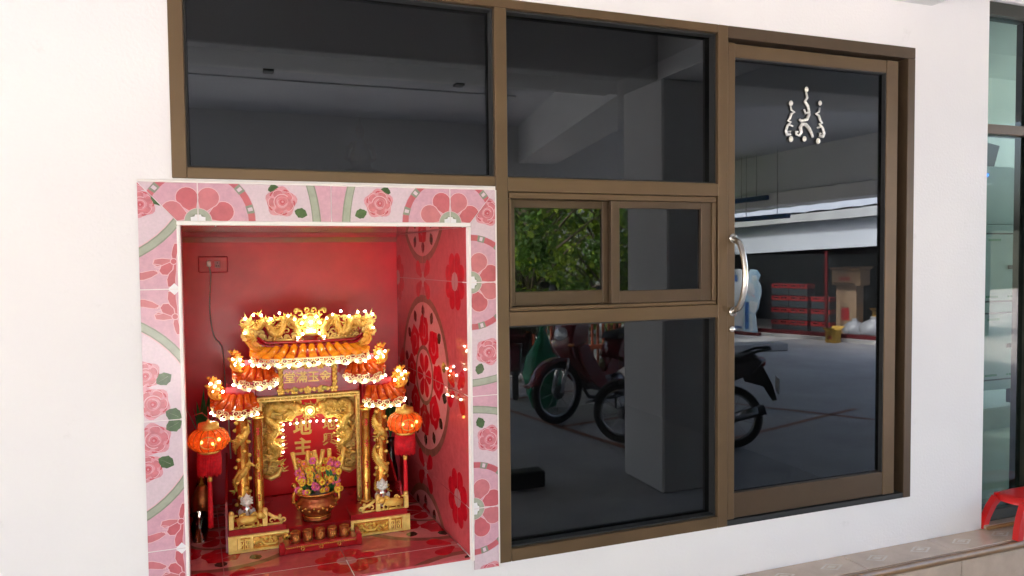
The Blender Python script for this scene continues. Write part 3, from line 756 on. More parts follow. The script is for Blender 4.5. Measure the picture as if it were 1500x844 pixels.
def scroll(b, c, s, r=.004, fl=1, m=0, up=1):
    # flame/cloud curl in the xz plane
    pts = []
    for i in range(13):
        a = i/12*math.pi*1.7; q = s*(1-.62*i/12)
        pts.append((c[0]+fl*(q*math.cos(a)-s), c[1]-r*.6*math.sin(a*.5), c[2]+up*q*math.sin(a)))
    b.tube(pts,[r*(1.1-.6*i/12) for i in range(13)],6,m)

# --- platform and front blocks
b = MB(); b.box(-.040,.600,.362,.80,ZF,PZ); part(b,'platform','red_lacquer')
for s in (0,1):
    x0, x1 = (-.052,.158) if s == 0 else (.384,.612)
    b = MB(); b.box(x0+.002,x1,.349,.3615,ZF+.0005,PZ+.001); b.box(x0+.002,x1-.01,.346,.47,PZ+.0012,.527); part(b,'front_block','red_lacquer')
    fp = MB(); fp.cbox(x0,x1,.338,.3485,ZF+.001,ZF+.009,.001); fp.cbox(x0,x1,.338,.3485,.497,.506,.001)
    for xx in ((x0,x0+.032,x0+.075) if s == 0 else (x1-.032,x1-.084,x0)):
        fp.box(xx+.0005,xx+(.031 if xx in (x0, x1-.032) and not (s == 1 and xx == x0) else .010),.339,.3483,ZF+.0092,.4968)
    p = part(fp,'front_panel','gold_pale')
    rb = MB(); rb.box(x0+.002,x1-.002,.3455,.3486,ZF+.009,.497); rb.build('panel_ground','gold_deep',p)
    cb = MB(); ccx = x0+.055 if s == 0 else x1-.058
    for dx in (-.011,.011):
        for (u0,u1,w0,w1) in ((-.009,.009,.014,.018),(-.009,.009,-.018,-.014),(-.009,-.006,-.014,.014),(.006,.009,-.014,.014),(-.002,.002,-.010,.010),(-.006,.006,-.002,.002)):
            cb.box(ccx+dx+u0,ccx+dx+u1,.340,.3456,.470+w0,.470+w1)
    cb.build('coin_emblem','gold_pale',p)
    fl = MB(); f0, f1 = (x0+.09,x1-.01) if s == 0 else (x0+.014,x1-.095)
    fcx = (f0+f1)/2
    for k in range(7):
        fl.sph((f0+(f1-f0)*(k+.5)/7,.3445,.470+.010*math.sin(k*2.1)),.0085,7,0,(1,.5,.9))
    for k in range(3): fl.sph((fcx-.014+.014*k,.343,.485),.0075,8,0,(1,.6,.8))
    fl.tube([(fcx-.03,.3435,.474),(fcx-.015,.342,.462),(fcx+.015,.342,.462),(fcx+.03,.3435,.474)],.005,6)
    for d in (-1,1):
        scroll(fl,(fcx+d*.045,.344,.468),.012,.004,d); scroll(fl,(fcx+d*.062,.344,.474),.010,.0035,-d)
    fl.build('flower_relief','gold',p)
    # railing with carved beast
    rl = MB()
    posts = (x0+.012,x0+.128) if s == 0 else (x1-.012,x1-.122)
    xa, xb = min(posts), max(posts)
    rl.cbox(xa+.0095,xb-.0095,.352,.361,.5272,.5315,.001); ro_ = part(rl,'railing','gold_pale')
    for px_ in posts:
        rl = MB(); rl.cbox(px_-.009,px_+.009,.348,.364,.5272,.580,.002); rl.sph((px_,.356,.584),.0105,8); rl.build('post','gold_pale',ro_)
    be = MB(); xa, xb = min(posts)+.012, max(posts)-.012; d = 1 if s == 0 else -1
    be.tube([(xa,.356,.531),(xb,.356,.531)],.005,6)
    L = xb-xa; cx_ = (xa+xb)/2
    be.tube([(cx_-d*.038,.355,.553),(cx_-d*.015,.353,.557),(cx_+d*.012,.353,.555),(cx_+d*.03,.355,.560)],[.014,.017,.017,.012],8)
    be.sph((cx_+d*.042,.350,.570),.014,8); be.sph((cx_+d*.052,.347,.565),.009,6)
    for q in (-.034,-.018,.014,.030): be.tube([(cx_+d*q,.352,.553),(cx_+d*(q+.004),.350,.542),(cx_+d*q,.350,.533)],[.006,.004,.0045],6)
    be.tube([(cx_-d*.042,.355,.556),(cx_-d*.052,.353,.568),(cx_-d*.046,.352,.578),(cx_-d*.036,.352,.576)],[.004,.005,.0055,.003],6)
    for k in range(4): scroll(be,(cx_+d*(-.03+.02*k),.357,.570+.004*(k%2)),.009,.003,d if k%2 else -d)
    for k in range(5): be.sph((cx_+d*(.03+.007*k),.352,.574-.003*k),.0045,6)
    be.build('beast_carving','gold',ro_)
    sc = MB(); e = max(posts) if s == 0 else min(posts); d2 = 1 if s == 0 else -1
    sc.tube([(e+d2*.01,.358,.570),(e+d2*.03,.358,.556),(e+d2*.05,.358,.548),(e+d2*.062,.358,.533)],[.006,.006,.006,.008],6)
    scroll(sc,(e+d2*.035,.358,.543),.011,.004,d2); scroll(sc,(e+d2*.055,.357,.540),.010,.004,-d2); sc.sph((e+d2*.052,.358,.556),.007,6)
    sc.tube([(e+d2*.008,.358,.530),(e+d2*.06,.358,.529)],.004,6)
    sc.build('scroll_carving','gold_pale',ro_)
# red side cheeks
for s in (-1,1):
    xx = CX+s*.322
    prof = [(.36,ZF+.001),(.80,ZF+.001),(.80,.70),(.60,.66),(.48,.60),(.40,.615),(.37,.56)]
    b = MB(); b.prism(prof,.004,lambda u,d,w: (xx+d,u,w)); part(b,'side_cheek','red_lacquer')

# --- backing boards: a deep red recess behind the gold frame
b = MB(); b.box(.050,.474,.905,.925,PZ+.001,1.20); part(b,'back_board','red_board')
for x in (.042,.474): b = MB(); b.box(x,x+.008,.600,.904,PZ+.001,1.20); part(b,'side_board','red_board')
for x0,x1 in ((-.02,.0415),(.4825,.552)): b = MB(); b.box(x0,x1,.655,.80,PZ+.001,1.06); part(b,'back_board','red_lacquer')
b = MB(); b.box(.062,.462,.590,.900,.962,1.205); part(b,'header_board','red_lacquer')
for x0,x1 in ((-.005,.0415),(.4825,.535)): b = MB(); b.box(x0,x1,.575,.654,.95,1.06); part(b,'header_board','red_lacquer')

# --- gold door frame
fr = MB(); fr.cbox(.062,.080,.572,.588,PZ+.0005,.9415,.002); fr.cbox(.444,.462,.572,.588,PZ+.0005,.9415,.002); fr.cbox(.062,.462,.571,.589,.942,.962,.002)
frame = part(fr,'door_frame','gold_pale')
for x in (.071,.453):
    b = MB()
    for z in [.52+.02*i for i in range(21)]: b.sph((x,.5715,z),.0045,5,0,(1,.5,2.4))
    b.build('frame_beading','gold',frame)
b = MB()
for i in range(19): b.sph((.078+.0205*i,.5705,.952),.0045,5,0,(2.5,.5,1))
b.build('frame_beading','gold',frame)
# --- inner red tablet with gold characters
b = MB(); b.cbox(.0505,.4735,.776,.7845,.507,.96,.002); tab = part(b,'tablet','red_board')
GM = M['gold_text']
for ch, sz, x, z in (('地',.078,.247,.784),('主',.078,.247,.698),('神',.078,.247,.612),('地',.056,.358,.787),('興',.056,.357,.722),('主',.052,.150,.779),('盛',.052,.150,.719)):
    text_obj('character',ch,sz,(x,.7745,z),GM,tab,.0015,.0022 if sz > .07 else .0010)
# dragons left and right, clouds, pearl at the top
def mirx(p, s): return (CX+(p[0]-CX)*s, p[1], p[2])
for s in (1,-1):
    path = [(.205,.632,.905),(.178,.628,.915),(.150,.628,.900),(.128,.628,.915),(.106,.630,.895),(.100,.632,.865),(.122,.632,.840),(.132,.632,.812),(.112,.634,.788),(.112,.634,.762),(.138,.636,.740),(.134,.636,.712),(.112,.636,.700),(.110,.636,.672)]
    b = MB(); dragon(b,[mirx(p,s) for p in path],.0190,seed=5+s,legs=4)
    part(b,'dragon_carving','gold')
    b = MB()
    for k in range(7):
        z = .645+.014*k; xx = .094+.010*((k*7)%4)
        scroll(b,mirx((xx,.636,z),s),.014,.005,s if k%2 else -s)
    b.tube([mirx(p,s) for p in ((.086,.636,.632),(.110,.63,.622),(.138,.63,.634),(.150,.632,.662))],[.008,.012,.012,.005],8)
    for k in range(9):
        a = .1*k; q = (.150+.012*math.sin(k*1.7),.638,.90-.031*k)
        b.tube([mirx((q[0]-.03,q[1],q[2]-.004),s),mirx(q,s),mirx((q[0]+.018,q[1]-.004,q[2]+.012),s)],[.006,.004,.001],5)
        b.tube([mirx((q[0]-.03,q[1],q[2]-.004),s),mirx((q[0]+.002,q[1],q[2]-.008),s),mirx((q[0]+.018,q[1]-.004,q[2]-.006),s)],[.005,.0035,.001],5)
    for k in range(12): b.sph(mirx((.090+.016*((k*5)%4),.645,.65+.023*k),s),.0105,6,0,(1,.5,1))
    edge = [(.081,.63),(.100,.622),(.128,.628),(.140,.650),(.128,.672),(.140,.70),(.126,.728),(.142,.756),(.128,.786),(.146,.812),(.140,.838),(.168,.846),(.196,.842),(.214,.862),(.236,.866),(.236,.936),(.081,.936)]
    pb = MB(); pb.prism([(CX+(u-CX)*s,w) for u,w in edge],.004,lambda u,d,w: (u,.654+d,w)); part(pb,'carved_screen','gold')
    rr = random.Random(6)
    for k in range(60):
        z = rr.uniform(.63,.925); xx = rr.uniform(.086,.128 if z < .86 else .20)
        scroll(b,mirx((xx,.648,z),s),rr.uniform(.009,.015),.0045,rr.choice((-1,1)),up=rr.choice((-1,1)))
    part(b,'cloud_carving','gold_pale')
b = MB(); b.ring((CX,.628,.885),.020,.005,'Y',18,6); b.ring((CX,.632,.885),.028,.003,'Y',18,5)
for k in range(10):
    a = 2*math.pi*k/10; b.tube([(CX+.028*math.cos(a),.634,.885+.028*math.sin(a)),(CX+.040*math.cos(a+.25),.634,.885+.040*math.sin(a+.25))],[.004,.001],5)
for d in (-1,1):
    for k in range(3): scroll(b,(CX+d*(.045+.018*k),.634,.884+.010*(k%2)),.014,.004,d)
part(b,'flaming_pearl','gold')
# --- plaque with four characters
pl = MB(); pl.cbox(.158,.350,.556,.584,.985,1.078,.003); plq = part(pl,'plaque','red_lacquer')
b = MB()
for k in range(9):
    x = .152+.0255*k
    for z in (.983,1.080): 
        b.sph((x,.553,z),.0085,7,0,(1,.5,1))
        if k % 2 == 0:
            for j_ in range(5): b.sph((x+.010*math.cos(j_*1.257+.3),.553,z+.009*math.sin(j_*1.257+.3)),.0075,6,0,(1,.5,1))
        if k % 2: scroll(b,(x+.008,.553,z),.009,.003,1)
for k in range(4):
    for x in (.150,.358):
        b.sph((x,.553,1.002+.019*k),.0115,7,0,(.9,.5,1)); b.sph((x+.007,.553,1.010+.019*k),.007,6,0,(.9,.5,1))
b.build('flower_border','gold',plq)
b = MB()
mat('sage_gold',(.45,.42,.10),.35,.5,var=.2,vscale=60)
for (x,z) in ((.166,1.078),(.345,1.078),(.205,.988),(.318,.988)): b = MB(); b.sph((x,.548,z),.010,7,0,(1.1,.4,.9)); b.build('leaf_relief','sage_gold',plq)
for k, ch in enumerate('堂滿玉金'): text_obj('character',ch,.046,(.186+.0455*k,.5545,1.032),GM,plq,.0015,.0006)

# --- columns
for s in (1,-1):
    x = CX+s*.205; b = MB()
    b.lathe([(.026,0),(.027,.010),(.021,.016),(.022,.024),(.017,.030),(.0165,.40),(.020,.405),(.020,.415)],(x,.500,PZ),14)
    c1 = part(b,'column','gold_deep')
    b = MB(); b.ring((x,.5,PZ+.012),.026,.004,'Z',16,6); b.ring((x,.5,PZ+.026),.022,.003,'Z',16,6); b.ring((x,.5,PZ+.395),.019,.004,'Z',16,6); b.build('collar','gold',c1)
    b = MB()
    for k in range(4):
        for (du,dw,w_,h_) in ((-.005,.010,.010,.003),(0,0,.003,.024),(-.006,-.002,.012,.003),(-.004,-.012,.009,.003)): b.box(x+du-.001,x+du+w_,.4825-.001,.4835,PZ+.09+.085*k+dw-h_/2,PZ+.09+.085*k+dw+h_/2)
    b.build('red_inlay','red_board',c1)
    x = CX+s*.262; b = MB()
    b.lathe([(.027,0),(.028,.010),(.023,.018),(.021,.40),(.024,.405),(.024,.415)],(x,.480,PZ),14); c2 = part(b,'column','gold_deep')
    b = MB(); hel = []
    for i in range(22):
        a = i*.78*s+1.2; hel.append((x+.017*math.cos(a),.480+.017*math.sin(a),PZ+.385-.0165*i))
    dragon(b,hel,.0135,out=(0,-1,0),legs=4,seed=9,spikes=True,n=7)
    for i in range(34):
        a = i*2.4; b.sph((x+.024*math.cos(a),.480+.024*math.sin(a),PZ+.03+.0108*i),.0095,6,0,(1,1,.8))
    b.build('dragon_carving','gold',c2)

# --- roofs
def smooth_path(pts, k=6):
    pts = [Vector(p) for p in pts]; P = []
    for i in range(len(pts)-1):
        p0, p1, p2, p3 = pts[max(i-1,0)], pts[i], pts[i+1], pts[min(i+2,len(pts)-1)]
        for j in range(k):
            t = j/k; P.append(.5*((2*p1)+(-p0+p2)*t+(2*p0-5*p1+4*p2-p3)*t*t+(-p0+3*p1-3*p2+p3)*t**3))
    P.append(pts[-1]); return P
def along(P, n):
    L = [0]
    for a, c in zip(P, P[1:]): L.append(L[-1]+(c-a).length)
    out = []
    for i in range(n):
        d = L[-1]*(i+.5)/n; j = max(k for k in range(len(L)) if L[k] <= d+1e-9); j = min(j, len(P)-2)
        t = (d-L[j])/max(1e-9, L[j+1]-L[j]); out.append((P[j].lerp(P[j+1],t), (P[j+1]-P[j]).normalized(), j, t))
    return out
bulb_src = None
def bulb(p, parent, r=.0046, red=False):
    global bulb_src
    key = 'bulb_red' if red else 'bulb'
    if key not in BSRC:
        b = MB(); b.sph((0,0,0),1.0,8); BSRC[key] = b.build('bulb',key,parent,loc=p); BSRC[key].scale = (r,)*3; return BSRC[key]
    return inst(BSRC[key], parent, p, scale=(r,)*3)
BSRC = {}
def roof(name, eave, ridge, ntile, tmat, nlace, nbulb, cap=True):
    E_, Rg = smooth_path(eave), smooth_path(ridge)
    n = min(len(E_), len(Rg)); b = MB()
    vs = []; fs = []
    for i in range(n):
        e, r_ = E_[i], Rg[i]
        mid = e.lerp(r_,.5)-Vector((0,0,.008))
        vs += [r_, mid, e, e-Vector((0,0,.006)), r_-Vector((0,0,.028))]
    for i in range(n-1):
        for k in range(5): fs.append((i*5+k,i*5+(k+1)%5,(i+1)*5+(k+1)%5,(i+1)*5+k))
    fs += [(0,1,2,3,4), tuple((n-1)*5+k for k in (4,3,2,1,0))]
    b.add(vs,fs,0,False); rf = part(b,name,'red_lacquer')
    A, C_ = along(E_,ntile), along(Rg,ntile)
    for (e,t,_,_),(r_,t2,_,_) in zip(A,C_):
        w = (A[1][0]-A[0][0]).length*.5; tb = MB()
        mid = e.lerp(r_,.5)-Vector((0,0,.006))
        tb.tube([r_+Vector((0,0,.001)),mid,e+Vector((0,0,.002))],[w*.60,w*.66,w*.74],8,0)
        tb.build('roof_tile',tmat,rf)
    # lace fringe
    lb = MB(); F = along(E_,nlace)
    for k,(e,t,_,_) in enumerate(F):
        w = (F[1][0]-F[0][0]).length; up_ = Vector((0,0,1))
        for (du,dz,rr) in ((-.22*w,-.008,w*.17),(.22*w,-.008,w*.17),(0,-.020,w*.20),(.5*w,-.015,w*.13),(-.33*w,-.022,w*.10),(.33*w,-.022,w*.10)):
            c = e+t*du+up_*dz
            ringp = [c+t*rr*math.cos(a)+up_*rr*.85*math.sin(a) for a in [2*math.pi*i/9 for i in range(10)]]
            lb.tube(ringp,.0019,5,0,cap=False)
            lb.sph(c,.0026,5)
        for dep, rad_ in ((.020,.0026),(.014,.0016)):
            sc_ = [e+t*(w*(i/8-.5))+up_*(-.014-dep*math.sin(math.pi*i/8)) for i in range(9)]
            lb.tube(sc_,rad_,5,0)
    lb.tube([e[0]+Vector((0,0,-.001)) for e in F],.0034,6,0)
    lb.build('lace_fringe','lace',rf)
    for k,(e,t,_,_) in enumerate(along(E_,nbulb)):
        o_ = t.cross(Vector((0,0,1)))
        if o_.y > 0: o_ = -o_
        bulb(e+o_*.006+Vector((0,0,-.029+.006*(k%2))),rf,.0043)
    return rf
def finial(c, s, size, parent, m='amber'):
    # upswept roof end: curled flame with leaf tongues
    b = MB(); x, y, z = c
    k = size
    out = [(0,0),(.25,.05),(.55,.22),(.75,.5),(.72,.85),(.95,1.15),(.80,1.22),(.62,1.05),(.52,1.28),(.40,1.10),(.30,1.20),(.24,.95),(.05,.98),(.14,.76),(-.10,.70),(.05,.52),(-.18,.40),(-.05,.22),(-.3,.10)]
    b.prism([(x+s*u*k,z+w*k) for u,w in out],.008,lambda u,d,w: (u,y+d,w),soft=.06)
    b.tube([(x+s*u*k,y-.010,z+w*k) for u,w in ((-.1,.1),(.2,.2),(.45,.42),(.52,.7),(.4,.9),(.22,.84),(.22,.68),(.34,.66))],[.006,.006,.006,.005,.005,.004,.004,.003],6)
    for u,w in ((.05,.3),(.3,.32),(.6,.75),(.68,1.02)): b.sph((x+s*u*k,y-.009,z+w*k),.006,6)
    return b.build('finial',m,parent)
top = roof('roof',[(.052,.560,1.150),(.046,.505,1.138),(.062,.452,1.130),(.110,.425,1.128),(.20,.420,1.128),(.266,.420,1.128),(.332,.420,1.128),(.422,.425,1.128),(.470,.452,1.130),(.486,.505,1.138),(.480,.560,1.150)],
      [(.090,.575,1.176),(.086,.550,1.173),(.095,.525,1.170),(.125,.500,1.168),(.20,.495,1.168),(.266,.495,1.168),(.332,.495,1.168),(.407,.500,1.168),(.437,.525,1.170),(.446,.550,1.173),(.442,.575,1.176)],15,'amber',11,18)
b = MB(); b.cbox(.075,.457,.496,.60,1.169,1.188,.003); b.tube([(.066,.495,1.206),(.10,.49,1.184),(.266,.488,1.181),(.432,.49,1.184),(.466,.495,1.206)],.006,8); b.tube([(.066,.492,1.194),(.10,.487,1.172),(.266,.485,1.169),(.432,.487,1.172),(.466,.492,1.194)],.005,8); b.build('ridge_beam','red_lacquer',top)
for s in (-1,1): finial((CX+s*.192,.500,1.150),s,.060,top,'amber_gold'); finial((CX+s*.196,.55,1.155),s,.066,top,'amber_gold')
# crest: dragons facing a flaming pearl
def zc(z): return 1.192+(z-1.212)*1.36
for s in (1,-1):
    path = [(.212,.512,1.245),(.196,.508,1.268),(.172,.508,1.270),(.160,.508,1.246),(.146,.508,1.228),(.124,.508,1.232),(.110,.510,1.255),(.092,.510,1.266),(.076,.512,1.250),(.062,.514,1.250),(.048,.516,1.268)]
    b = MB(); dragon(b,[mirx((p[0],p[1],zc(p[2])),s) for p in path],.0150,seed=11,legs=4); part(b,'dragon_carving','gold')
    b = MB(); rr = random.Random(3)
    for k in range(12): scroll(b,mirx((.055+.0145*k,.518,zc(1.213)+.006*(k%2)),s),.011,.0042,s if k%2 else -s)
    for k in range(22): scroll(b,mirx((rr.uniform(.05,.215),.524,rr.uniform(1.20,1.275)),s),rr.uniform(.009,.014),.004,rr.choice((-1,1)))
    fl = [(.014,1.212),(.066,1.212),(.066,1.24),(.070,1.262),(.052,1.268),(.048,1.287),(.036,1.272),(.022,1.294),(.026,1.275),(.012,1.280),(.022,1.262),(.008,1.255),(.022,1.243),(.010,1.232)]
    b.prism([(CX+(u-CX)*s,zc(w)) for u,w in fl],.005,lambda u,d,w: (u,.526+d,w),soft=.05)
    for (u,w) in ((.03,1.225),(.04,1.25),(.028,1.265),(.055,1.235)): scroll(b,mirx((u,.520,zc(w)),s),.012,.0045,s)
    b.tube([mirx((.05,.518,1.192),s),mirx((.24,.518,1.189),s)],.006,6)
    part(b,'crest_carving','gold_pale')
PZc = 1.258
b = MB(); b.ring((CX,.506,PZc),.023,.006,'Y',18,6); b.ring((CX,.512,PZc),.034,.005,'Y',18,6)
for k in range(14):
    a = 2*math.pi*k/14; b.tube([(CX+.03*math.cos(a),.514,PZc+.03*math.sin(a)),(CX+.052*math.cos(a+.2),.514,PZc+.048*math.sin(a+.2))],[.008,.002],5)
for d in (-1,1):
    scroll(b,(CX+d*.058,.512,PZc+.034),.016,.005,d); scroll(b,(CX+d*.040,.512,PZc+.042),.012,.005,-d); scroll(b,(CX+d*.022,.512,PZc+.046),.010,.0045,d); scroll(b,(CX+d*.050,.512,PZc-.036),.015,.005,d); scroll(b,(CX+d*.064,.512,PZc-.006),.014,.005,-d)
b.tube([(CX-.055,.508,1.192),(CX-.025,.502,1.212),(CX+.025,.502,1.212),(CX+.055,.508,1.192)],.008,6)
pearl = part(b,'flaming_pearl','gold')
b = MB(); b.sph((CX,.508,PZc),.019,10,0,(1,.6,1)); b.build('pearl_jewel','bulb_red',pearl)
bulb((CX,.494,PZc),pearl,.0062)
for (dx,dz) in ((-.022,.020),(-.034,-.004),(.022,.020),(.034,-.004),(-.050,-.060),(.050,-.060),(-.031,-.046),(-.013,-.036),(0,-.033),(.013,-.036),(.031,-.046)): bulb((CX+dx,.498,PZc+dz),pearl,.0046)
for s in (1,-1):
    for (x,z) in ((.026,1.280),(.055,1.292),(.084,1.290),(.118,1.276),(.150,1.296),(.182,1.284),(.205,1.270),(.024,1.225)): bulb(mirx((x,.499,z),s),top,.0044)
# side roofs
for s in (1,-1):
    q = lambda L: [mirx(p,s) for p in L]
    r2 = roof('roof',q([(-.010,.585,1.085),(-.020,.535,1.070),(-.012,.485,1.056),(.025,.452,1.046),(.070,.450,1.044),(.112,.470,1.046),(.140,.505,1.052)]),q([(.024,.590,1.106),(.019,.565,1.100),(.022,.542,1.094),(.044,.520,1.088),(.072,.516,1.086),(.098,.522,1.087),(.116,.540,1.088)]),8,'amber_red',5,8)
    finial(mirx((.004,.505,1.075),s),-s,.050,r2,'amber_gold'); finial(mirx((.012,.57,1.09),s),-s,.055,r2,'amber_gold')
    for d in ((-.022,.500,1.128),(-.010,.498,1.117),(.004,.50,1.124),(-.016,.498,1.106),(.012,.50,1.104)): bulb(mirx(d,s),r2,.0052,red=False)
    for d in ((-.012,.499,1.125),(.002,.499,1.110),(-.004,.50,1.132)): bulb(mirx(d,s),r2,.007,red=True)
    b = MB(); b.box(*sorted((CX+(.02-CX)*s,CX+(.125-CX)*s)),.530,.64,1.062,1.118); b.build('gable_board','red_lacquer',r2)
    r3 = roof('roof',q([(-.088,.580,.985),(-.098,.530,.968),(-.090,.475,.952),(-.050,.440,.942),(.000,.438,.940),(.040,.458,.942),(.066,.495,.948)]),q([(-.052,.590,1.010),(-.057,.562,1.002),(-.053,.535,.994),(-.030,.510,.986),(.001,.506,.984),(.028,.512,.985),(.048,.532,.986)]),8,'amber_red',5,9)
    finial(mirx((-.074,.50,.975),s),-s,.052,r3,'amber_gold'); finial(mirx((-.066,.57,.99),s),-s,.056,r3,'amber_gold')
    for d in ((-.102,.497,1.040),(-.088,.495,1.030),(-.072,.497,1.046),(-.096,.495,1.012),(-.06,.497,1.008)): bulb(mirx(d,s),r3,.0052)
    for d in ((-.092,.496,1.034),(-.076,.496,1.018),(-.082,.498,1.044)): bulb(mirx(d,s),r3,.007,red=True)
    b = MB(); b.box(*sorted((CX+(-.05-CX)*s,CX+(.055-CX)*s)),.522,.64,.95,1.018); b.build('gable_board','red_lacquer',r3)
# bulbs round the tablet
bulb((CX,.612,.885),frame,.0065)
b = MB(); b.sph((CX,.626,.885),.014,10,0,(1,.5,1)); b.build('pearl_jewel','bulb_red',frame)
for k in range(9): bulb((.163+.02625*k,.640,.832+.006*(1-abs(k-4)/4)),frame,.0036)
for k in range(4):
    for x in (.160,.379): bulb((x,.636,.812-.030*k),frame,.0036)

# ------------------------------------------------------------------ things in the niche
# incense pot
pot = empty('incense_pot',(.268,.435,PZ)); tag(pot,'round bronze incense pot filled with ash standing on the red platform','pot')
b = MB(); b.lathe([(0,0),(.060,0),(.064,.006),(.060,.012),(.050,.018),(.066,.028),(.084,.044),(.090,.060),(.084,.076),(.072,.086),(.076,.094),(.088,.102),(.090,.108),(.084,.110),(.078,.102),(.066,.096),(0,.096)],(0,0,0),28); b.build('bowl','pot_bronze',pot); pot.scale = (.84,.84,1.0)
b = MB(); b.lathe([(0,.101),(.05,.103),(.079,.0975)],(0,0,0),20); b.build('ash_bed','ash',pot)
b = MB(); b.ring((0,0,.016),.058,.004,'Z',24,6); b.ring((0,0,.107),.088,.0035,'Z',24,6)
for k in range(14):
    a = 2*math.pi*k/14; b.sph((.087*math.cos(a),.087*math.sin(a),.058),.009,6,0,(1,1,.8))
    a += .22; b.sph((.086*math.cos(a),.086*math.sin(a),.048),.006,6)
b.build('gilt_relief','gold_deep',pot)
for s in (-1,1):
    b = MB(); b.tube([(s*.084,0,.062),(s*.104,0,.07),(s*.100,0,.10),(s*.088,0,.118),(s*.096,0,.138),(s*.110,0,.132)],[.007,.009,.008,.007,.008,.005],8); b.sph((s*.100,0,.135),.010,7); b.build('handle','gold_deep',pot)
# paper flower sprays on sticks
def spray(cx, cy, lab, seed):
    rr = random.Random(seed)
    t = empty('paper_flower_spray',(cx,cy,PZ+.095)); tag(t,lab,'flowers','paper flower sprays in the incense pot')
    st_ = MB()
    cols = ['petal_yellow','petal_orange','petal_pink']
    for k in range(40):
        x, y, z = rr.uniform(-.040,.040), rr.uniform(-.034,.016), rr.uniform(.012,.135)
        st_.tube([(x*.3,y*.4,0),(x,y,z)],.0014,4)
        c = cols[rr.choice((0,0,0,1,1,2,2))]; r_ = rr.uniform(.009,.0130)
        fb = MB(); rx = rr.uniform(-.3,.3)
        if c == 'petal_pink':
            for j in range(6):
                a = j*math.pi/3; fb.sph((x+r_*.7*math.cos(a),y-.004+rx*.01*math.cos(a),z+r_*.7*math.sin(a)),r_*.5,6,0,(1,.4,1))
        else:
            fb.ring((x,y-.006,z),r_*.72,r_*.34,'Y',12,6)
        f = fb.build('flower',c,t)
        hb = MB(); hb.sph((x,y-.005,z),r_*.42,6,0,(1,.5,1)); hb.build('flower_centre','petal_orange' if c != 'petal_orange' else 'petal_pink',f)
    st_.build('stem','leaf_green',t)
    for k in range(4):
        x, z = rr.uniform(-.02,.02), rr.uniform(.04,.10)
        lb = MB(); lb.add([(x-.003,-.036,z-.012),(x+.003,-.036,z-.012),(x+.006,-.038,z),(x,-.036,z+.014),(x-.006,-.038,z)],[(0,1,2,3,4)]); lb.build('leaf','leaf_green',t)
    for k in range(3):
        x = -.042+.042*k
        gb = MB(); gb.tube([(x*.5,.0,0),(x,.0,.10),(x*1.35,.0,.170)],[.004,.0075,.0085],7); gb.build('gilt_plume','gold',t)
spray(.238,.425,'pink and yellow paper flower spray in the incense pot, left of the white figurine',21)
spray(.318,.425,'pink and yellow paper flower spray in the incense pot, right of the white figurine',33)
# white figurine
fg = empty('deity_figurine',(.263,.53,PZ)); tag(fg,'small white robed figurine with gold hat behind the incense pot','figurine')
b = MB(); b.lathe([(0,0),(.046,0),(.046,.06),(.036,.065),(.034,.07)],(0,0,0),12); b.build('pedestal','gold_deep',fg)
b = MB(); b.lathe([(.034,.07),(.036,.10),(.030,.14),(.024,.165),(.010,.172),(.014,.18),(.0155,.192),(.012,.204),(.004,.210),(0,.211)],(0,0,0),14,sy=.8); b.sph((0,-.013,.188),.004,6); b.build('body','skin_white',fg)
b = MB(); b.lathe([(.017,.198),(.019,.204),(.015,.212),(.016,.220),(.006,.228),(0,.228)],(0,0,0),12); b.build('hat','gold',fg)
b = MB(); b.tube([(0,-.014,.184),(0,-.022,.165),(0,-.026,.14)],[.007,.008,.002],8); b.build('beard','skin_white',fg)
# tray and cups
tr = empty('cup_tray',(.266,.29,ZF)); tag(tr,'red cup tray with beaded gold edge in front of the shrine','tray'); tr.location=(0,0,0)
b = MB(); b.cbox(.132,.398,.262,.336,ZF+.0005,.472,.003); b.build('tray_body','red_lacquer',tr)
for s in (.128,.402):
    b = MB(); b.cbox(s-.010,s+.010,.258,.337,ZF+.0005,.486,.003); b.build('tray_end','red_lacquer',tr)
b = MB()
for i in range(34): b.sph((.145+.0073*i,.2615,.4655),.0036,5)
b.build('gold_beading','gold_deep',tr)
b = MB()
for x in (.20,.266,.33): b.ring((x,.2615,.457),.006,.0022,'Y',10,5)
b.build('rosette','gold_deep',tr)
cup0 = None
for i in range(5):
    x = .178+.0438*i
    if cup0 is None:
        c = empty('offering_cup',(x,.302,.472)); 
        b = MB(); b.lathe([(0,0),(.0165,0),(.0175,.004),(.018,.036),(.0168,.036),(.0155,.006),(0,.006)],(0,0,0),16); b.build('cup_body','pot_bronze',c)
        b = MB(); b.ring((0,-.0178,.019),.0085,.0016,'Y',12,5); b.sph((0,-.0178,.019),.004,6,0,(1,.4,1)); b.ring((0,0,.036),.0175,.0012,'Z',16,5); b.build('emblem','gold_deep',c)
        cup0 = c
    else:
        c = copy_tree(cup0); c.location = (x,.302,.472)
    tag(c,'small bronze offering cup in the row on the red cup tray','cup','offering cups on the tray')
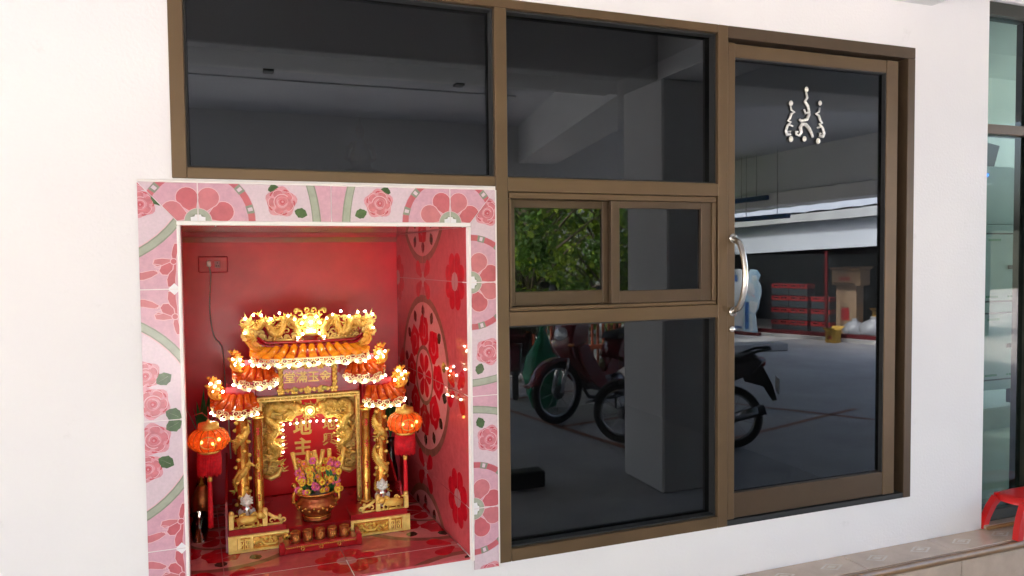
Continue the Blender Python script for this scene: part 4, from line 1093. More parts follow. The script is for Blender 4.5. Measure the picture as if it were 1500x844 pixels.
# lanterns
def lantern(cx, cy, ztop, lab, sc):
    t = empty('red_lantern',(cx,cy,ztop)); tag(t,lab,'lantern','lit lanterns beside the shrine'); t.scale=(sc,)*3
    b = MB(); b.tube([(0,0,0),(0,0,.05)],.0016,5); b.tube([(0,0,.01),(-.02,.0,.03),(-.05,0,.022)],.0012,4); b.build('cord','tassel',t)
    b = MB(); b.lathe([(0,.004),(.006,.004),(.006,-.006),(.034,-.008),(.036,-.024),(.034,-.030)],(0,0,0),20); b.build('cap','gold',t)
    prof = [(.034,-.030),(.052,-.036),(.064,-.050),(.068,-.068),(.062,-.088),(.046,-.102),(.034,-.106)]
    b = MB(); b.lathe(prof,(0,0,0),24); bod = b.build('shade','lantern',t)
    b = MB()
    for k in range(16):
        a = 2*math.pi*k/16; b.tube([((r_+.001)*math.cos(a),(r_+.001)*math.sin(a),z) for r_,z in prof],.0016,5)
    b.build('rib','gold_deep',bod)
    b = MB(); rr = random.Random(4)
    for k in range(110):
        a, z = rr.uniform(0,6.28), rr.uniform(-.100,-.036); r_ = .034+.034*math.sin(math.pi*min(1,max(0,(z+.106)/.076)))**.6
        b.sph((r_*math.cos(a),r_*math.sin(a),z),.0042,5)
    b.build('beads','lantern',bod)
    b = MB()
    for (a,z) in ((-1.9,-.062),(-1.35,-.070),(-1.0,-.058)): b.sph((.064*math.cos(a),.064*math.sin(a),z),.0065,7)
    b.build('bulb','lantern_glow',bod)
    b = MB(); b.ring((.0,-.064,-.066),.026,.002,'Y',18,5,sz=.8); b.build('gold_ring','gold',bod)
    b = MB(); b.lathe([(.036,-.104),(.037,-.112),(.030,-.116)],(0,0,0),18); b.build('collar','gold',t)
    b = MB()
    for k in range(44):
        a = 2*math.pi*k/44; r_ = .037; b.tube([(r_*math.cos(a),r_*math.sin(a),-.114),(r_*1.05*math.cos(a+.03),r_*1.05*math.sin(a+.03),-.155),(r_*1.04*math.cos(a),r_*1.04*math.sin(a),-.188-.004*((k*7)%3))],[.0030,.0032,.0026],5)
    b.build('fringe','tassel',t)
    b = MB(); b.tube([(0,0,-.11),(0,0,-.205)],.0014,5); b.tube([(0,0,-.20),(0,0,-.215),(0,0,-.225),(0,0,-.33),(0,0,-.385)],[.006,.0085,.0075,.009,.0105],10); b.build('tassel','tassel',t)
    b = MB(); b.lathe([(.005,-.198),(.009,-.202),(.009,-.218),(.005,-.222)],(0,0,0),10); b.build('tassel_knot','gold',t)
lantern(-.108,.36,.930,'glowing red lantern with fringe hanging left of the shrine, by a drinking glass',1.0)
lantern(.603,.37,.927,'glowing red lantern with fringe hanging right of the shrine, by the tiled niche wall',.98)
# silver lotus lamps on the platform
for s, lab in ((-1,'silver crystal lotus lamp on the platform behind the railing under the left lantern'),(1,'silver crystal lotus lamp on the platform behind the railing under the right lantern')):
    t = empty('lotus_lamp',(CX+s*.252,.412,.5272)); tag(t,lab,'lamp','crystal lotus lamps')
    b = MB(); b.lathe([(0,0),(.024,0),(.026,.006),(.012,.016),(.010,.026),(.018,.034)],(0,0,0),16); b.build('foot','silver',t)
    b = MB(); b.sph((0,0,.052),.021,14); b.build('globe','silver',t)
    b = MB()
    for k in range(8):
        a = 2*math.pi*k/8; b.sph((.024*math.cos(a),.024*math.sin(a),.040),.009,7,0,(.8,.8,1.6))
    b.build('petal_ring','crystal',t)
    b = MB(); b.lathe([(.016,.068),(.020,.076),(.019,.088),(.010,.098),(.004,.106),(0,.112)],(0,0,0),12)
    for k in range(26):
        a = k*2.4; z = .072+.024*(k/26); b.sph((.019*math.cos(a),.019*math.sin(a),z),.0042,6)
    b.build('crystal_crown','crystal',t)
# drinking glass, bottle, vases with leaves
gl = empty('drinking_glass',(-.155,.53,ZF+.0005)); tag(gl,'clear drinking glass on the niche floor left of the shrine','glass')
b = MB(); b.lathe([(0,0),(.028,0),(.036,.10),(.0345,.10),(.027,.005),(0,.005)],(0,0,0),20); b.build('tumbler','clear_glass',gl)
bo = empty('amber_bottle',(-.150,.66,ZF+.0005)); tag(bo,'dark red bottle with gold neck standing behind the drinking glass','bottle')
b = MB(); b.lathe([(0,0),(.036,0),(.038,.01),(.038,.12),(.026,.155),(.014,.175)],(0,0,0),16); b.build('bottle_body','pot_bronze',bo)
b = MB(); b.lathe([(.014,.175),(.013,.215),(.016,.22),(.016,.232),(0,.233)],(0,0,0),12); b.build('bottle_neck','gold_deep',bo)
for (x, y, lab, sd_) in ((-.150,.80,'dark vase of green leaves in the left back corner of the niche',1),(.628,.80,'dark vase of green leaves in the right back corner of the niche',2)):
    t = empty('leaf_vase',(x,y,ZF+.0005)); tag(t,lab,'vase','leaf vases at the back of the niche'); rr = random.Random(sd_)
    b = MB(); b.lathe([(0,0),(.026,0),(.034,.05),(.030,.12),(.016,.19),(.014,.24),(.020,.26)],(0,0,0),16); b.build('vase','dark_glass',t)
    for k in range(16):
        a = rr.uniform(0,6.28); L = rr.uniform(.12,.30); ri = rr.uniform(.02,.075)
        p0 = Vector((0,0,.25)); p1 = Vector((ri*.4*math.cos(a),ri*.4*math.sin(a),.25+L*.6)); p2 = Vector((ri*math.cos(a),ri*math.sin(a),.25+L*(.95+.1*rr.random())))
        sd = Vector((-math.sin(a),math.cos(a),0)); w = .012
        lb = MB(); lb.add([p0,p0.lerp(p1,.5)+sd*w*.3,p1+sd*w,p2,p1-sd*w,p0.lerp(p1,.5)-sd*w*.3,p1+Vector((0,0,.004))],[(0,1,6),(1,2,6),(2,3,6),(3,4,6),(4,5,6),(5,0,6)],0,True); lb.build('leaf','leaf_green',t)
# wall socket, plug and cable
so_ = empty('wall_socket',(0,0,0)); tag(so_,'red painted double wall socket on the back wall of the niche','socket')
b = MB(); b.cbox(-.153,-.035,.938,.9495,1.449,1.519,.004); b.build('cover_plate','red_wall',so_)
b = MB(); b.cbox(-.088,-.066,.9365,.9385,1.470,1.498,.001)
b.build('socket_insert',mat('socket_pink',(.55,.25,.27),.5),so_)
b = MB()
for (x,z) in ((-.077,1.491),(-.081,1.478),(-.073,1.478)): b.box(x-.002,x+.002,.936,.9364,z-.003,z+.003)
b.build('socket_hole','dark_seal',so_)
pg = empty('plug_cable',(0,0,0)); tag(pg,'white plug with grey cable running down from the wall socket to the shrine','cable')
b = MB(); b.cbox(-.118,-.102,.915,.938,1.474,1.500,.004); b.build('plug','white_paint',pg)
pts = smooth_path([(-.110,.918,1.478),(-.104,.925,1.44),(-.108,.940,1.38),(-.112,.942,1.30),(-.106,.942,1.22),(-.095,.940,1.17),(-.068,.93,1.13),(-.060,.90,1.05),(-.055,.80,.95),(-.045,.72,.85),(-.04,.70,.70)],6)
b = MB(); b.tube(pts,.0028,7); b.build('cord','cable',pg)
# ------------------------------------------------------------------ entrance to the right of the wall
ent = empty('entrance_door',(0,0,0)); tag(ent,'dark framed entrance with green tinted glass beside the red stool','door')
EY = .045
def ebar(name, x0, x1, z0, z1, y0=.02, y1=.10, m='dark_olive'):
    b = MB(); b.cbox(x0,x1,y0,y1,z0,z1,.002); return b.build(name,m,ent)
ebar('head',3.286,5.6,2.612,2.672); ebar('transom',3.286,3.6045,2.060,2.105,m='bronze_sash'); ebar('bottom_rail',3.286,3.6045,.194,.262)
ebar('stile',3.605,3.70,.194,2.6115); ebar('transom',3.7005,5.6,2.060,2.105,m='bronze_sash'); ebar('bottom_rail',3.7005,5.6,.194,.262); ebar('jamb',5.6005,5.66,.194,2.672)
pane(3.286,3.606,2.1045,2.6125,EY,ent,'green_glass'); pane(3.286,3.606,.2615,2.0605,EY,ent,'green_glass')
pane(3.70,5.601,2.1045,2.6125,EY,ent,'green_glass'); pane(3.70,5.601,.2615,2.0605,EY,ent,'green_glass')
b = MB(); b.box(3.2852,7.55,.001,.14,2.673,3.1); b.box(5.661,7.55,.002,.14,0.0,2.6728)
tag(b.build('house_wall','house_paint'),'white wall over and beyond the green glass entrance','wall')
# threshold in front of the entrance
b = MB(); b.cbox(3.288,7.4,-.026,.018,.1925,.212,.003); th_ = b.build('threshold','beige_tile'); tag(th_,'low beige threshold strip under the entrance door','threshold')
b = MB(); b.tube([(3.288,-.030,.203),(7.4,-.030,.203)],.009,8); b.build('nosing','brown_trim',th_)
# room behind the entrance
mat('room_tile',(.62,.58,.50),.15,var=.06,vscale=6); mat('cabinet_grey',(.50,.56,.54),.4,var=.03)
b = MB(); b.box(3.29,9.5,.14,2.4,.10,.191); struct(b.build('room_floor','room_tile'))
b = MB(); b.box(3.29,9.5,.14,2.4,3.1,3.15); struct(b.build('room_ceiling','white_paint'))
b = MB(); b.box(3.29,9.5,2.4,2.5,.10,3.15); struct(b.build('room_wall','white_paint'))
b = MB(); b.box(3.9,8.6,1.39,2.395,.1915,.335); b.cbox(3.88,8.6,1.37,1.41,.3355,.36,.004); o = b.build('room_step','room_tile'); struct(o)
cab = empty('metal_cabinet',(5.2,1.42,.3605)); tag(cab,'pale grey metal cabinet with two doors seen through the green entrance glass','cabinet')
b = MB(); b.cbox(-.45,.36,0,.45,.115,1.345,.006); b.build('cabinet_body','cabinet_grey',cab)
for x in (-.40,.31):
    b = MB(); b.cbox(x-.02,x+.02,.02,.06,0,.1145,.004); b.cbox(x-.02,x+.02,.38,.42,0,.1145,.004); b.build('cabinet_feet','dark_seal',cab)
mat('green_print',(.03,.26,.10),.5)
for z0,z1 in ((.20,.685),(.785,1.275)):
    b = MB(); b.box(-.272,.297,-.004,-.0005,z0-.012,z1+.012); b.build('door_gap','dark_seal',cab)
    b = MB(); b.cbox(-.26,.285,-.014,-.0042,z0,z1,.004); d_ = b.build('cabinet_door','cabinet_grey',cab)
    b = MB(); b.cbox(.185,.235,-.024,-.0145,(z0+z1)/2-.012,(z0+z1)/2+.018,.003); b.build('latch','dark_seal',d_)
    b = MB()
    for k in range(8):
        x = -.015+.016*k; b.box(x,x+.011,-.0155,-.0142,z1-.048,z1-.032); b.box(x-.02,x-.008,-.0155,-.0142,z0+.022,z0+.038)
    for k in range(2): b.box(.19+.03*k,.21+.03*k,-.0155,-.0142,z0+.022,z0+.036)
    b.build('green_lettering','green_print',d_)
mc = empty('wall_console',(5.2,1.45,1.706)); tag(mc,'grey console with a blue and an orange light on top of the metal cabinet','console')
b = MB(); b.cbox(-.4,.34,.02,.36,.0005,.44,.01); b.build('console_body','cabinet_grey',mc)
for x, c in ((-.035,'led_orange'),(.035,'led_blue')):
    mat('led_orange',(1,.4,.05),.3,emit=(1,.30,.02),estr=.5); mat('led_blue',(.05,.2,1),.3,emit=(.03,.18,1),estr=.9)
    b = MB(); b.sph((x,.015,.372),.011,8); b.build('indicator_lamp',c,mc)
b = MB(); b.prism([(-.08,.0),(.10,.0),(.16,.17),(.02,.19)],.05,lambda u,d,w: (5.30+u,1.58+d,2.147+w),soft=.08); tag(b.build('black_bag','dark_seal'),'black slanted bag on top of the grey console behind green glass','bag')

# red plastic stool on the step
stl = empty('plastic_stool',(3.560,-.080,.1925)); tag(stl,'low red plastic stool standing on the tiled step by the entrance','stool'); 
W_, H_ = .245, .172
b = MB(); n = 20
top_ = []
for k, (s_, z) in enumerate(((1.02,H_-.030),(1.0,H_-.010),(.95,H_-.002),(.80,H_),(.0,H_-.004))):
    for i in range(n):
        a = 2*math.pi*i/n; c, s2 = math.cos(a), math.sin(a); q = (abs(c)**4+abs(s2)**4)**-.25
        top_.append((W_*.88*s_*c*q, .082*s_*s2*q, z))
fs = [(k*n+i,k*n+(i+1)%n,(k+1)*n+(i+1)%n,(k+1)*n+i) for k in range(4) for i in range(n)]
b.add(top_,fs,0,True); b.build('seat','red_plastic',stl)
for sx in (-1,1):
    for sy in (-1,1):
        b = MB()
        P = [(sx*W_*.80,sy*.066,H_-.018),(sx*W_*.93,sy*.074,H_*.62),(sx*W_*1.03,sy*.080,H_*.3),(sx*W_*1.08,sy*.084,0.001)]
        ws = (.046,.026,.020,.019)
        vs = []
        for (x,y,z),w in zip(P,ws): vs += [(x-w*sx*.9-.004*sx,y-.014,z),(x+.012*sx,y-.014,z),(x+.012*sx,y+.014,z),(x-w*sx*.9-.004*sx,y+.014,z)]
        fs = [(k*4+i,k*4+(i+1)%4,(k+1)*4+(i+1)%4,(k+1)*4+i) for k in range(3) for i in range(4)]+[(0,1,2,3),(15,14,13,12)]
        b.add(vs,fs,0,False); b.build('leg','red_plastic',stl)
for sy in (-1,1):
    b = MB(); b.prism([(-W_*.80,H_-.006),(W_*.80,H_-.006),(W_*.84,H_-.055),(W_*.66,H_-.034),(0,H_-.026),(-W_*.66,H_-.034),(-W_*.84,H_-.055)],.006,lambda u,d,w: (u,sy*.072+d,w)); b.build('apron','red_plastic',stl)

# ------------------------------------------------------------------ motorcycles under the porch
mat('tyre',(.02,.02,.02),.75,bump=.2,bscale=90); mat('rim_metal',(.55,.55,.56),.25,.9,var=.15,vscale=30); mat('black_plastic',(.018,.018,.02),.45,var=.2,vscale=20)
mat('seat_vinyl',(.025,.025,.028),.5,bump=.1); mat('bike_red',(.20,.008,.012),.16,coat=.7,var=.08); mat('bike_dark',(.03,.032,.04),.18,coat=.6); mat('bike_maroon',(.12,.010,.018),.2,coat=.5)
mat('lens_clear',(.75,.78,.80),.06,.2,coat=1); mat('lens_orange',(.75,.22,.02),.1,coat=1); mat('lens_red',(.6,.01,.01),.1,coat=1); mat('plate_white',(.75,.75,.72),.4); mat('engine_grey',(.22,.22,.23),.35,.7,var=.2,vscale=30)
mat('chrome',(.8,.8,.8),.08,1.0); mat('cloth_pink',(.70,.42,.52),.8,sheen=.3,var=.15,vscale=12,bump=.2,bscale=30); mat('cloth_olive',(.13,.14,.08),.85,var=.25,vscale=9,bump=.25,bscale=25); mat('bag_green',(.01,.28,.13),.35,var=.25,vscale=14,bump=.3,bscale=22)
def wheel(t, x, name_):
    b = MB(); b.ring((x,0,.285),.252,.034,'Y',36,10); w = b.build('wheel','tyre',t)
    b = MB(); b.ring((x,0,.285),.216,.013,'Y',32,8); b.build('rim','rim_metal',w)
    b = MB(); b.lathe([(0,-.05),(.028,-.05),(.028,.05),(0,.05)],(x,0,.285),14,axis='Y'); b.lathe([(.028,-.03),(.062,-.028),(.062,-.012),(.028,-.01)],(x,0,.285),18,axis='Y'); b.build('hub','engine_grey',w)
    for k in range(18):
        a = 2*math.pi*k/18; a2 = a+(.45 if k % 2 else -.45)
        b = MB(); b.tube([(x+.028*math.cos(a),(.03 if k % 2 else -.03),.285+.028*math.sin(a)),(x+.210*math.cos(a2*.0+a+(.12 if k%2 else -.12)),0,.285+.210*math.sin(a+(.12 if k%2 else -.12)))],.0022,4); b.build('spoke','rim_metal',w)
    return w
def motorcycle(label, body, loc, heading, wb=1.2, gp='motorcycles parked under the porch'):
    t = empty('motorcycle',loc,heading); tag(t,label,'motorcycle',gp)
    xf, xr = wb/2, -wb/2; XZ = lambda u,d,w: (u,d,w)
    wheel(t,xf,'front'); wheel(t,xr,'rear')
    b = MB()
    for s in (-1,1): b.tube([(xf,s*.062,.285),(xf-.06,s*.060,.50),(xf-.17,s*.055,.80)],[.017,.020,.022],10)
    b.build('fork','chrome' if body != 'bike_dark' else 'engine_grey',t)
    b = MB(); pts = []
    for i in range(13):
        a = R(20+i*125/12); pts.append((xf+.305*math.cos(a)*1.0,.285+.315*math.sin(a)))
    pts2 = [(xf+(x-xf)*.90,.285+(z-.285)*.90) for x,z in reversed(pts)]
    b.prism([(xf+.36,.36)]+pts+pts2,.055,XZ,soft=.02); b.build('front_fender',body,t)
    # front cowl and leg shield
    b = MB(); b.prism([(xf-.05,.62),(xf-.02,.72),(xf-.06,.86),(xf-.12,.98),(xf-.24,1.02),(xf-.27,.90),(xf-.22,.74),(xf-.30,.50),(xf-.36,.36),(xf-.30,.34),(xf-.20,.46)],.15,XZ,soft=.12); b.build('front_cowl',body,t)
    for s in (-1,1):
        b = MB(); b.prism([(xf-.10,.70),(xf-.20,.74),(xf-.34,.52),(xf-.46,.34),(xf-.38,.28),(xf-.24,.40),(xf-.14,.56)],.02,XZ,soft=.08,cy=s*.17); b.build('leg_shield',body,t)
    b = MB(); b.sph((xf-.055,0,.80),.085,14,0,(.5,1.15,.8)); b.build('headlight','lens_clear',t)
    for s in (-1,1):
        b = MB(); b.sph((xf-.06,s*.12,.72),.05,10,0,(.6,.9,.55)); b.build('turn_signal','lens_orange',t)
    b = MB(); b.tube([(xf-.26,-.33,1.03),(xf-.20,-.2,1.03),(xf-.17,-.08,.99),(xf-.17,.08,.99),(xf-.20,.2,1.03),(xf-.26,.33,1.03)],.012,8); hb = b.build('handlebar','chrome',t)
    for s in (-1,1):
        b = MB(); b.tube([(xf-.215,s*.22,1.03),(xf-.262,s*.335,1.03)],.018,10); b.build('grip','black_plastic',hb)
        b = MB(); b.tube([(xf-.21,s*.20,1.035),(xf-.20,s*.25,1.12),(xf-.22,s*.30,1.18)],.006,6); b.sph((xf-.23,s*.33,1.20),.055,12,0,(.25,1.1,.75)); b.build('mirror','black_plastic',hb)
    b = MB(); b.prism([(xf-.20,.96),(xf-.16,1.04),(xf-.26,1.08),(xf-.32,1.02),(xf-.30,.95)],.10,XZ,soft=.15); b.build('meter_cowl',body,t)
    # spine, side body, tail
    b = MB(); b.prism([(xf-.26,.62),(xf-.36,.44),(xf-.52,.42),(xf-.62,.56),(xr+.30,.62),(xr+.30,.50),(xf-.66,.40),(xf-.56,.32),(xf-.40,.33)],.075,XZ,soft=.08); b.build('spine_cover',body,t)
    b = MB(); b.prism([(xf-.58,.56),(xf-.66,.72),(xr+.05,.76),(xr-.22,.84),(xr-.30,.82),(xr-.20,.70),(xr+.12,.56),(xr+.32,.46)],.125,XZ,soft=.12); b.build('side_cover',body,t)
    b = MB(); b.prism([(xf-.62,.725),(xf-.66,.775),(xf-.86,.79),(xr+.14,.815),(xr-.20,.875),(xr-.24,.845),(xr-.02,.77),(xf-.80,.72)],.13,XZ,soft=.12); b.build('seat','seat_vinyl',t)
    b = MB(); b.tube([(xr+.02,-.11,.80),(xr-.22,-.12,.90),(xr-.34,-.06,.92),(xr-.34,.06,.92),(xr-.22,.12,.90),(xr+.02,.11,.80)],.012,8); b.build('grab_rail','chrome' if body != 'bike_dark' else 'black_plastic',t)
    b = MB(); b.sph((xr-.28,0,.79),.05,10,0,(.6,1.5,.8)); b.build('tail_light','lens_red',t)
    b = MB(); b.prism([(xr-.10,.70),(xr-.28,.76),(xr-.36,.60),(xr-.40,.46),(xr-.36,.45),(xr-.28,.58),(xr-.12,.62)],.07,XZ,soft=.05); b.build('rear_fender','black_plastic',t)
    b = MB(); b.cbox(xr-.412,xr-.402,-.10,.10,.52,.66,.002); b.build('number_plate','plate_white',t)
    for s in (-1,1):
        b = MB(); b.tube([(xr,s*.085,.285),(xr+.08,s*.10,.66)],[.024,.026],10); b.ring((xr+.01,s*.087,.34),.028,.006,'Z',12,5)
        for k in range(6): b.ring((xr+.015+.010*k,s*.088+.0015*s*k,.36+.045*k),.028,.005,'Z',12,5)
        b.build('shock','engine_grey',t)
        b = MB(); b.tube([(xr,s*.07,.285),(xr+.45,s*.06,.32)],.018,8); b.build('swingarm','black_plastic',t)
    b = MB(); b.cbox(-.16,.14,-.10,.10,.24,.40,.03); b.lathe([(.0,-.0),(.055,0),(.055,.20),(.04,.22),(0,.22)],(.12,0,.33),16,axis='X')
    for k in range(6): b.lathe([(.066,0),(.066,.010)],(.15+.026*k,0,.33),16,axis='X')
    b.lathe([(0,-.125),(.075,-.12),(.085,-.10),(.085,.10),(.075,.12),(0,.125)],(-.05,0,.32),18,axis='Y'); b.build('engine','engine_grey',t)
    b = MB(); b.tube([(.34,-.06,.30),(.30,-.09,.22),(.05,-.12,.19),(-.20,-.14,.22),(-.34,-.155,.27),(-.75,-.17,.40)],[.016,.017,.018,.022,.042,.046],12); ex = b.build('exhaust','black_plastic',t)
    b = MB(); b.tube([(-.40,-.205,.31),(-.68,-.218,.40)],[.03,.03],8,flat=.3); b.build('heat_shield','chrome',ex)
    b = MB(); b.tube([(.02,-.24,.24),(.02,.24,.24)],.012,8)
    for s in (-1,1): b.tube([(.02,s*.17,.24),(.02,s*.26,.24)],.018,8)
    b.build('footrest','black_plastic',t)
    b = MB()
    for s in (-1,1): b.tube([(-.18,s*.06,.25),(-.24,s*.12,.04),(-.27,s*.15,.012)],.010,8)
    b.build('centre_stand','black_plastic',t)
    return t
def head(p_front, p_rear): return math.atan2(p_front[1]-p_rear[1], p_front[0]-p_rear[0])
def bike_at(label, body, pf, d, wb=1.2):
    # pf: ground point under the front axle, d: heading
    return motorcycle(label, body, (pf[0]-math.cos(d)*wb/2, pf[1]-math.sin(d)*wb/2, 0), d, wb)
bk1 = bike_at('red underbone motorcycle with spoked wheels parked behind the column','bike_red',(2.68,-3.50),head((2.68,-3.50),(3.82,-3.82)),1.2)
bk3 = bike_at('dark underbone motorcycle parked close behind the column, rear wheel towards the glass door','bike_dark',(2.84,-2.70),head((2.84,-2.70),(3.62,-2.20)),.93); bk3.scale = (.86,.86,.86)
bk0 = bike_at('maroon motorcycle with pink seat cover and olive raincoat, parked by the fence','bike_maroon',(2.72,-4.68),head((2.72,-4.68),(3.12,-5.75)),1.2)
# covers and a bag
h0 = head((2.72,-4.68),(3.12,-5.75)); cs, sn = math.cos(h0), math.sin(h0); c0 = (2.72-cs*.6, -4.68-sn*.6)
b = MB(); rr = random.Random(8)
def L2W(x,y,z): return (c0[0]+x*cs-y*sn, c0[1]+x*sn+y*cs, z)
def drape(path, wid, drop, material, name, lab, cat, wob=.02):
    # cloth over a spine: path of (x,z); hangs on both sides
    b = MB(); n = len(path); prof = [(-1.0,1.0),(-.98,.6),(-.92,.25),(-.6,.02),(0,-.02),(.6,.02),(.92,.25),(.98,.6),(1.0,1.0)]; vs = []
    for i,(x,z) in enumerate(path):
        for j,(u,d) in enumerate(prof):
            vs.append(L2W(x+rr.uniform(-wob,wob), u*wid*(1+.12*math.sin(i*1.9+j)), max(.03,z+.02-d*drop*(1+.15*math.sin(i*2.3)))))
    k = len(prof); fs = [(i*k+j,i*k+j+1,(i+1)*k+j+1,(i+1)*k+j) for i in range(n-1) for j in range(k-1)]
    b.add(vs,fs,0,True); o = b.build(name,material); md = o.modifiers.new('thick','SOLIDIFY'); md.thickness = .006; ms = o.modifiers.new('sub','SUBSURF'); ms.levels = 1; ms.render_levels = 2
    return tag(o,lab,cat)
drape([(.30,.99),(.20,1.0),(.10,.93),(-.02,.85),(-.2,.84),(-.38,.85)],.20,.20,'cloth_pink','seat_cover','pink cloth laid over the middle of the maroon motorcycle','cover')
drape([(.62,.72),(.52,.92),(.42,1.07),(.32,1.07),(.26,.98)],.30,.62,'cloth_olive','raincoat','olive raincoat draped over the handlebar of the maroon motorcycle','raincoat',.03)
b = MB()
bp = [(.0,0),(.12,.02),(.17,.12),(.19,.26),(.15,.40),(.07,.50),(.03,.58),(.05,.64),(0,.66)]
vs = []; n = 18
for (r_,z) in bp:
    for j in range(n):
        a = 2*math.pi*j/n; q = r_*(1+.13*math.sin(5*a+z*9)+.06*math.sin(9*a)); vs.append((q*math.cos(a), q*.7*math.sin(a), z))
fs = [(i*n+j,i*n+(j+1)%n,(i+1)*n+(j+1)%n,(i+1)*n+j) for i in range(len(bp)-1) for j in range(n)]
b.add(vs,fs,0,True); gb = b.build('green_bag','bag_green',loc=(3.02,-4.30,.22)); gb.scale=(1.0,1.0,1.1)
gb.location = (2.80,-4.12,.001); gb.scale=(1.0,1.0,1.35)
tag(gb,'bright green tied plastic bag between the red and maroon motorcycles','bag')
simple('black_crate_box','low black box on the ground in front of the lower window','box','black_plastic',(1.52,1.86,-1.96,-1.84,.0005,.11),c=.01)

# fence
mat('fence_orange',(.42,.09,.035),.5,var=.2,vscale=10)
fe = empty('picket_fence',(4.2,-6.3,0)); tag(fe,'orange picket fence along the lot behind the motorcycles','fence')
src = None
for i in range(44):
    x = -2.4+.085*i
    if src is None: b = MB(); b.cbox(-.017,.017,-.012,.012,0,.98,.004); src = b.build('picket','fence_orange',fe,loc=(x,0,.001))
    else: inst(src,fe,(x,0,.001))
for z in (.30,.84): b = MB(); b.cbox(-2.45,1.3,.0125,.045,z-.03,z+.03,.004); b.build('rail','fence_orange',fe)

# trees behind the fence
mat('bark',(.12,.085,.06),.9,var=.3,vscale=14,bump=.6,bscale=30)
def leaf_mat(name, c1, c2):
    m = mat(name, c1, .45, col2=c2, vscale=1.6, detail=5)
    nt = m.node_tree; b = nt.nodes['Principled BSDF']; out = nt.nodes['Material Output']
    tr_ = nt.nodes.new('ShaderNodeBsdfTranslucent'); tr_.inputs[0].default_value = (c1[0]*1.5,c1[1]*1.6,c1[2]*.8,1); mx = nt.nodes.new('ShaderNodeMixShader'); mx.inputs[0].default_value = .22
    nt.links.new(b.outputs[0],mx.inputs[1]); nt.links.new(tr_.outputs[0],mx.inputs[2]); nt.links.new(mx.outputs[0],out.inputs[0]); return m
leaf_mat('foliage_a',(.13,.26,.035),(.035,.08,.018)); leaf_mat('foliage_b',(.42,.52,.05),(.16,.27,.03))
def tree(x, y, h, lab, seed, fm, nl=6500, rad=2.3, zlo=.9):
    rr = random.Random(seed); t = empty('leafy_tree',(x,y,0)); tag(t,lab,'tree','trees beyond the fence')
    b = MB(); b.tube([(0,0,-.1),(.05,.02,h*.25),(-.05,.05,h*.5),(.1,0,h*.75)],[.12,.09,.06,.03],10)
    cl = []
    for k in range(64):
        a = rr.uniform(0,6.28); z = rr.uniform(zlo,h); q = rad*rr.uniform(.3,1)*math.sin(math.pi*min(.95,max(.12,(z-zlo*.5)/(h*1.02-zlo*.5))))**.5
        c = Vector((q*math.cos(a),q*math.sin(a),z)); cl.append((c,rr.uniform(.22,.52),1 if rr.random() < .38 else 0))
        s0 = Vector((0,0,max(.4,z-.8-.3*q))); b.tube([s0,s0.lerp(c,.5)+Vector((0,0,.12)),c],[.028,.018,.007],6)
    b.build('trunk','bark',t)
    b = MB()
    for k in range(nl):
        c, r_, ci = rr.choice(cl)
        d = Vector((rr.gauss(0,1),rr.gauss(0,1),rr.gauss(0,.8))); d = d.normalized()*r_*rr.uniform(.35,1.05)
        p = c+d; L = rr.uniform(.07,.14); w = L*.36
        ax = Vector((rr.gauss(0,1),rr.gauss(0,1),rr.gauss(-.6,.7))).normalized(); sd = ax.cross(Vector((rr.gauss(0,1),rr.gauss(0,1),rr.gauss(0,1)))).normalized()
        b.add([p,p+ax*L*.5+sd*w,p+ax*L,p+ax*L*.5-sd*w],[(0,1,2,3)],ci if rr.random() < .85 else 1-ci)
    me = bpy.data.meshes.new('crown'); me.from_pydata(b.v,[],b.f)
    for mm in (M[fm],M['foliage_b' if fm == 'foliage_a' else 'foliage_a']): me.materials.append(mm)
    me.polygons.foreach_set('material_index',b.m); o = bpy.data.objects.new('crown',me); COL.objects.link(o); o.parent = t
tree(4.55,-8.9,4.6,'bushy dark green tree growing beyond the orange fence, left of the light green one',1,'foliage_a',13000,2.3,.5)
tree(6.5,-9.6,4.2,'lighter green leafy tree growing beyond the orange fence, towards the shed',5,'foliage_b',11000,2.1,.5)
tree(3.2,-11.0,5.2,'tall dark tree standing furthest back beyond the orange fence',9,'foliage_a',9000,2.8,.4)

tree(6.0,-12.5,5.0,'broad green tree standing behind the lighter green tree beyond the fence',14,'foliage_a',9000,2.6,.4)
# ------------------------------------------------------------------ storage shed facing the porch end
A_ = Vector((9.23,-8.92,0)); dS = Vector((.319,.948,0)); nS = Vector((.948,-.319,0))     # along the front, into the shed
def SP(s, d, z): p = A_+dS*s+nS*d; return (p.x,p.y,z)
rzS = math.atan2(dS.y,dS.x)
def sbox(b, s0, s1, d0, d1, z0, z1, m=0):
    v = [SP(s0,d0,z0),SP(s1,d0,z0),SP(s1,d1,z0),SP(s0,d1,z0),SP(s0,d0,z1),SP(s1,d0,z1),SP(s1,d1,z1),SP(s0,d1,z1)]
    b.add(v,[(0,3,2,1),(4,5,6,7),(0,1,5,4),(1,2,6,5),(2,3,7,6),(3,0,4,7)],m)
mat('shed_white',(.56,.60,.66),.5,var=.05,vscale=2); mat('shed_red',(.12,.012,.016),.45,var=.2,vscale=12); mat('shed_dark',(.018,.02,.024),.8,var=.2,vscale=3); mat('zinc',(.62,.64,.66),.4,.4,var=.1,vscale=4); mat('wire',(.10,.11,.12),.5,.3)
shed = empty('storage_shed',A_); shed.location=(0,0,0); tag(shed,'open storage shed with white fascia and chain link front facing the porch end','shed')
b = MB(); sbox(b,-4,3,2.6,2.7,0,2.1); sbox(b,-4,-3.9,0,2.6,0,2.1); sbox(b,2.9,3,0,2.6,0,2.1); b.build('shed_wall','shed_dark',shed)
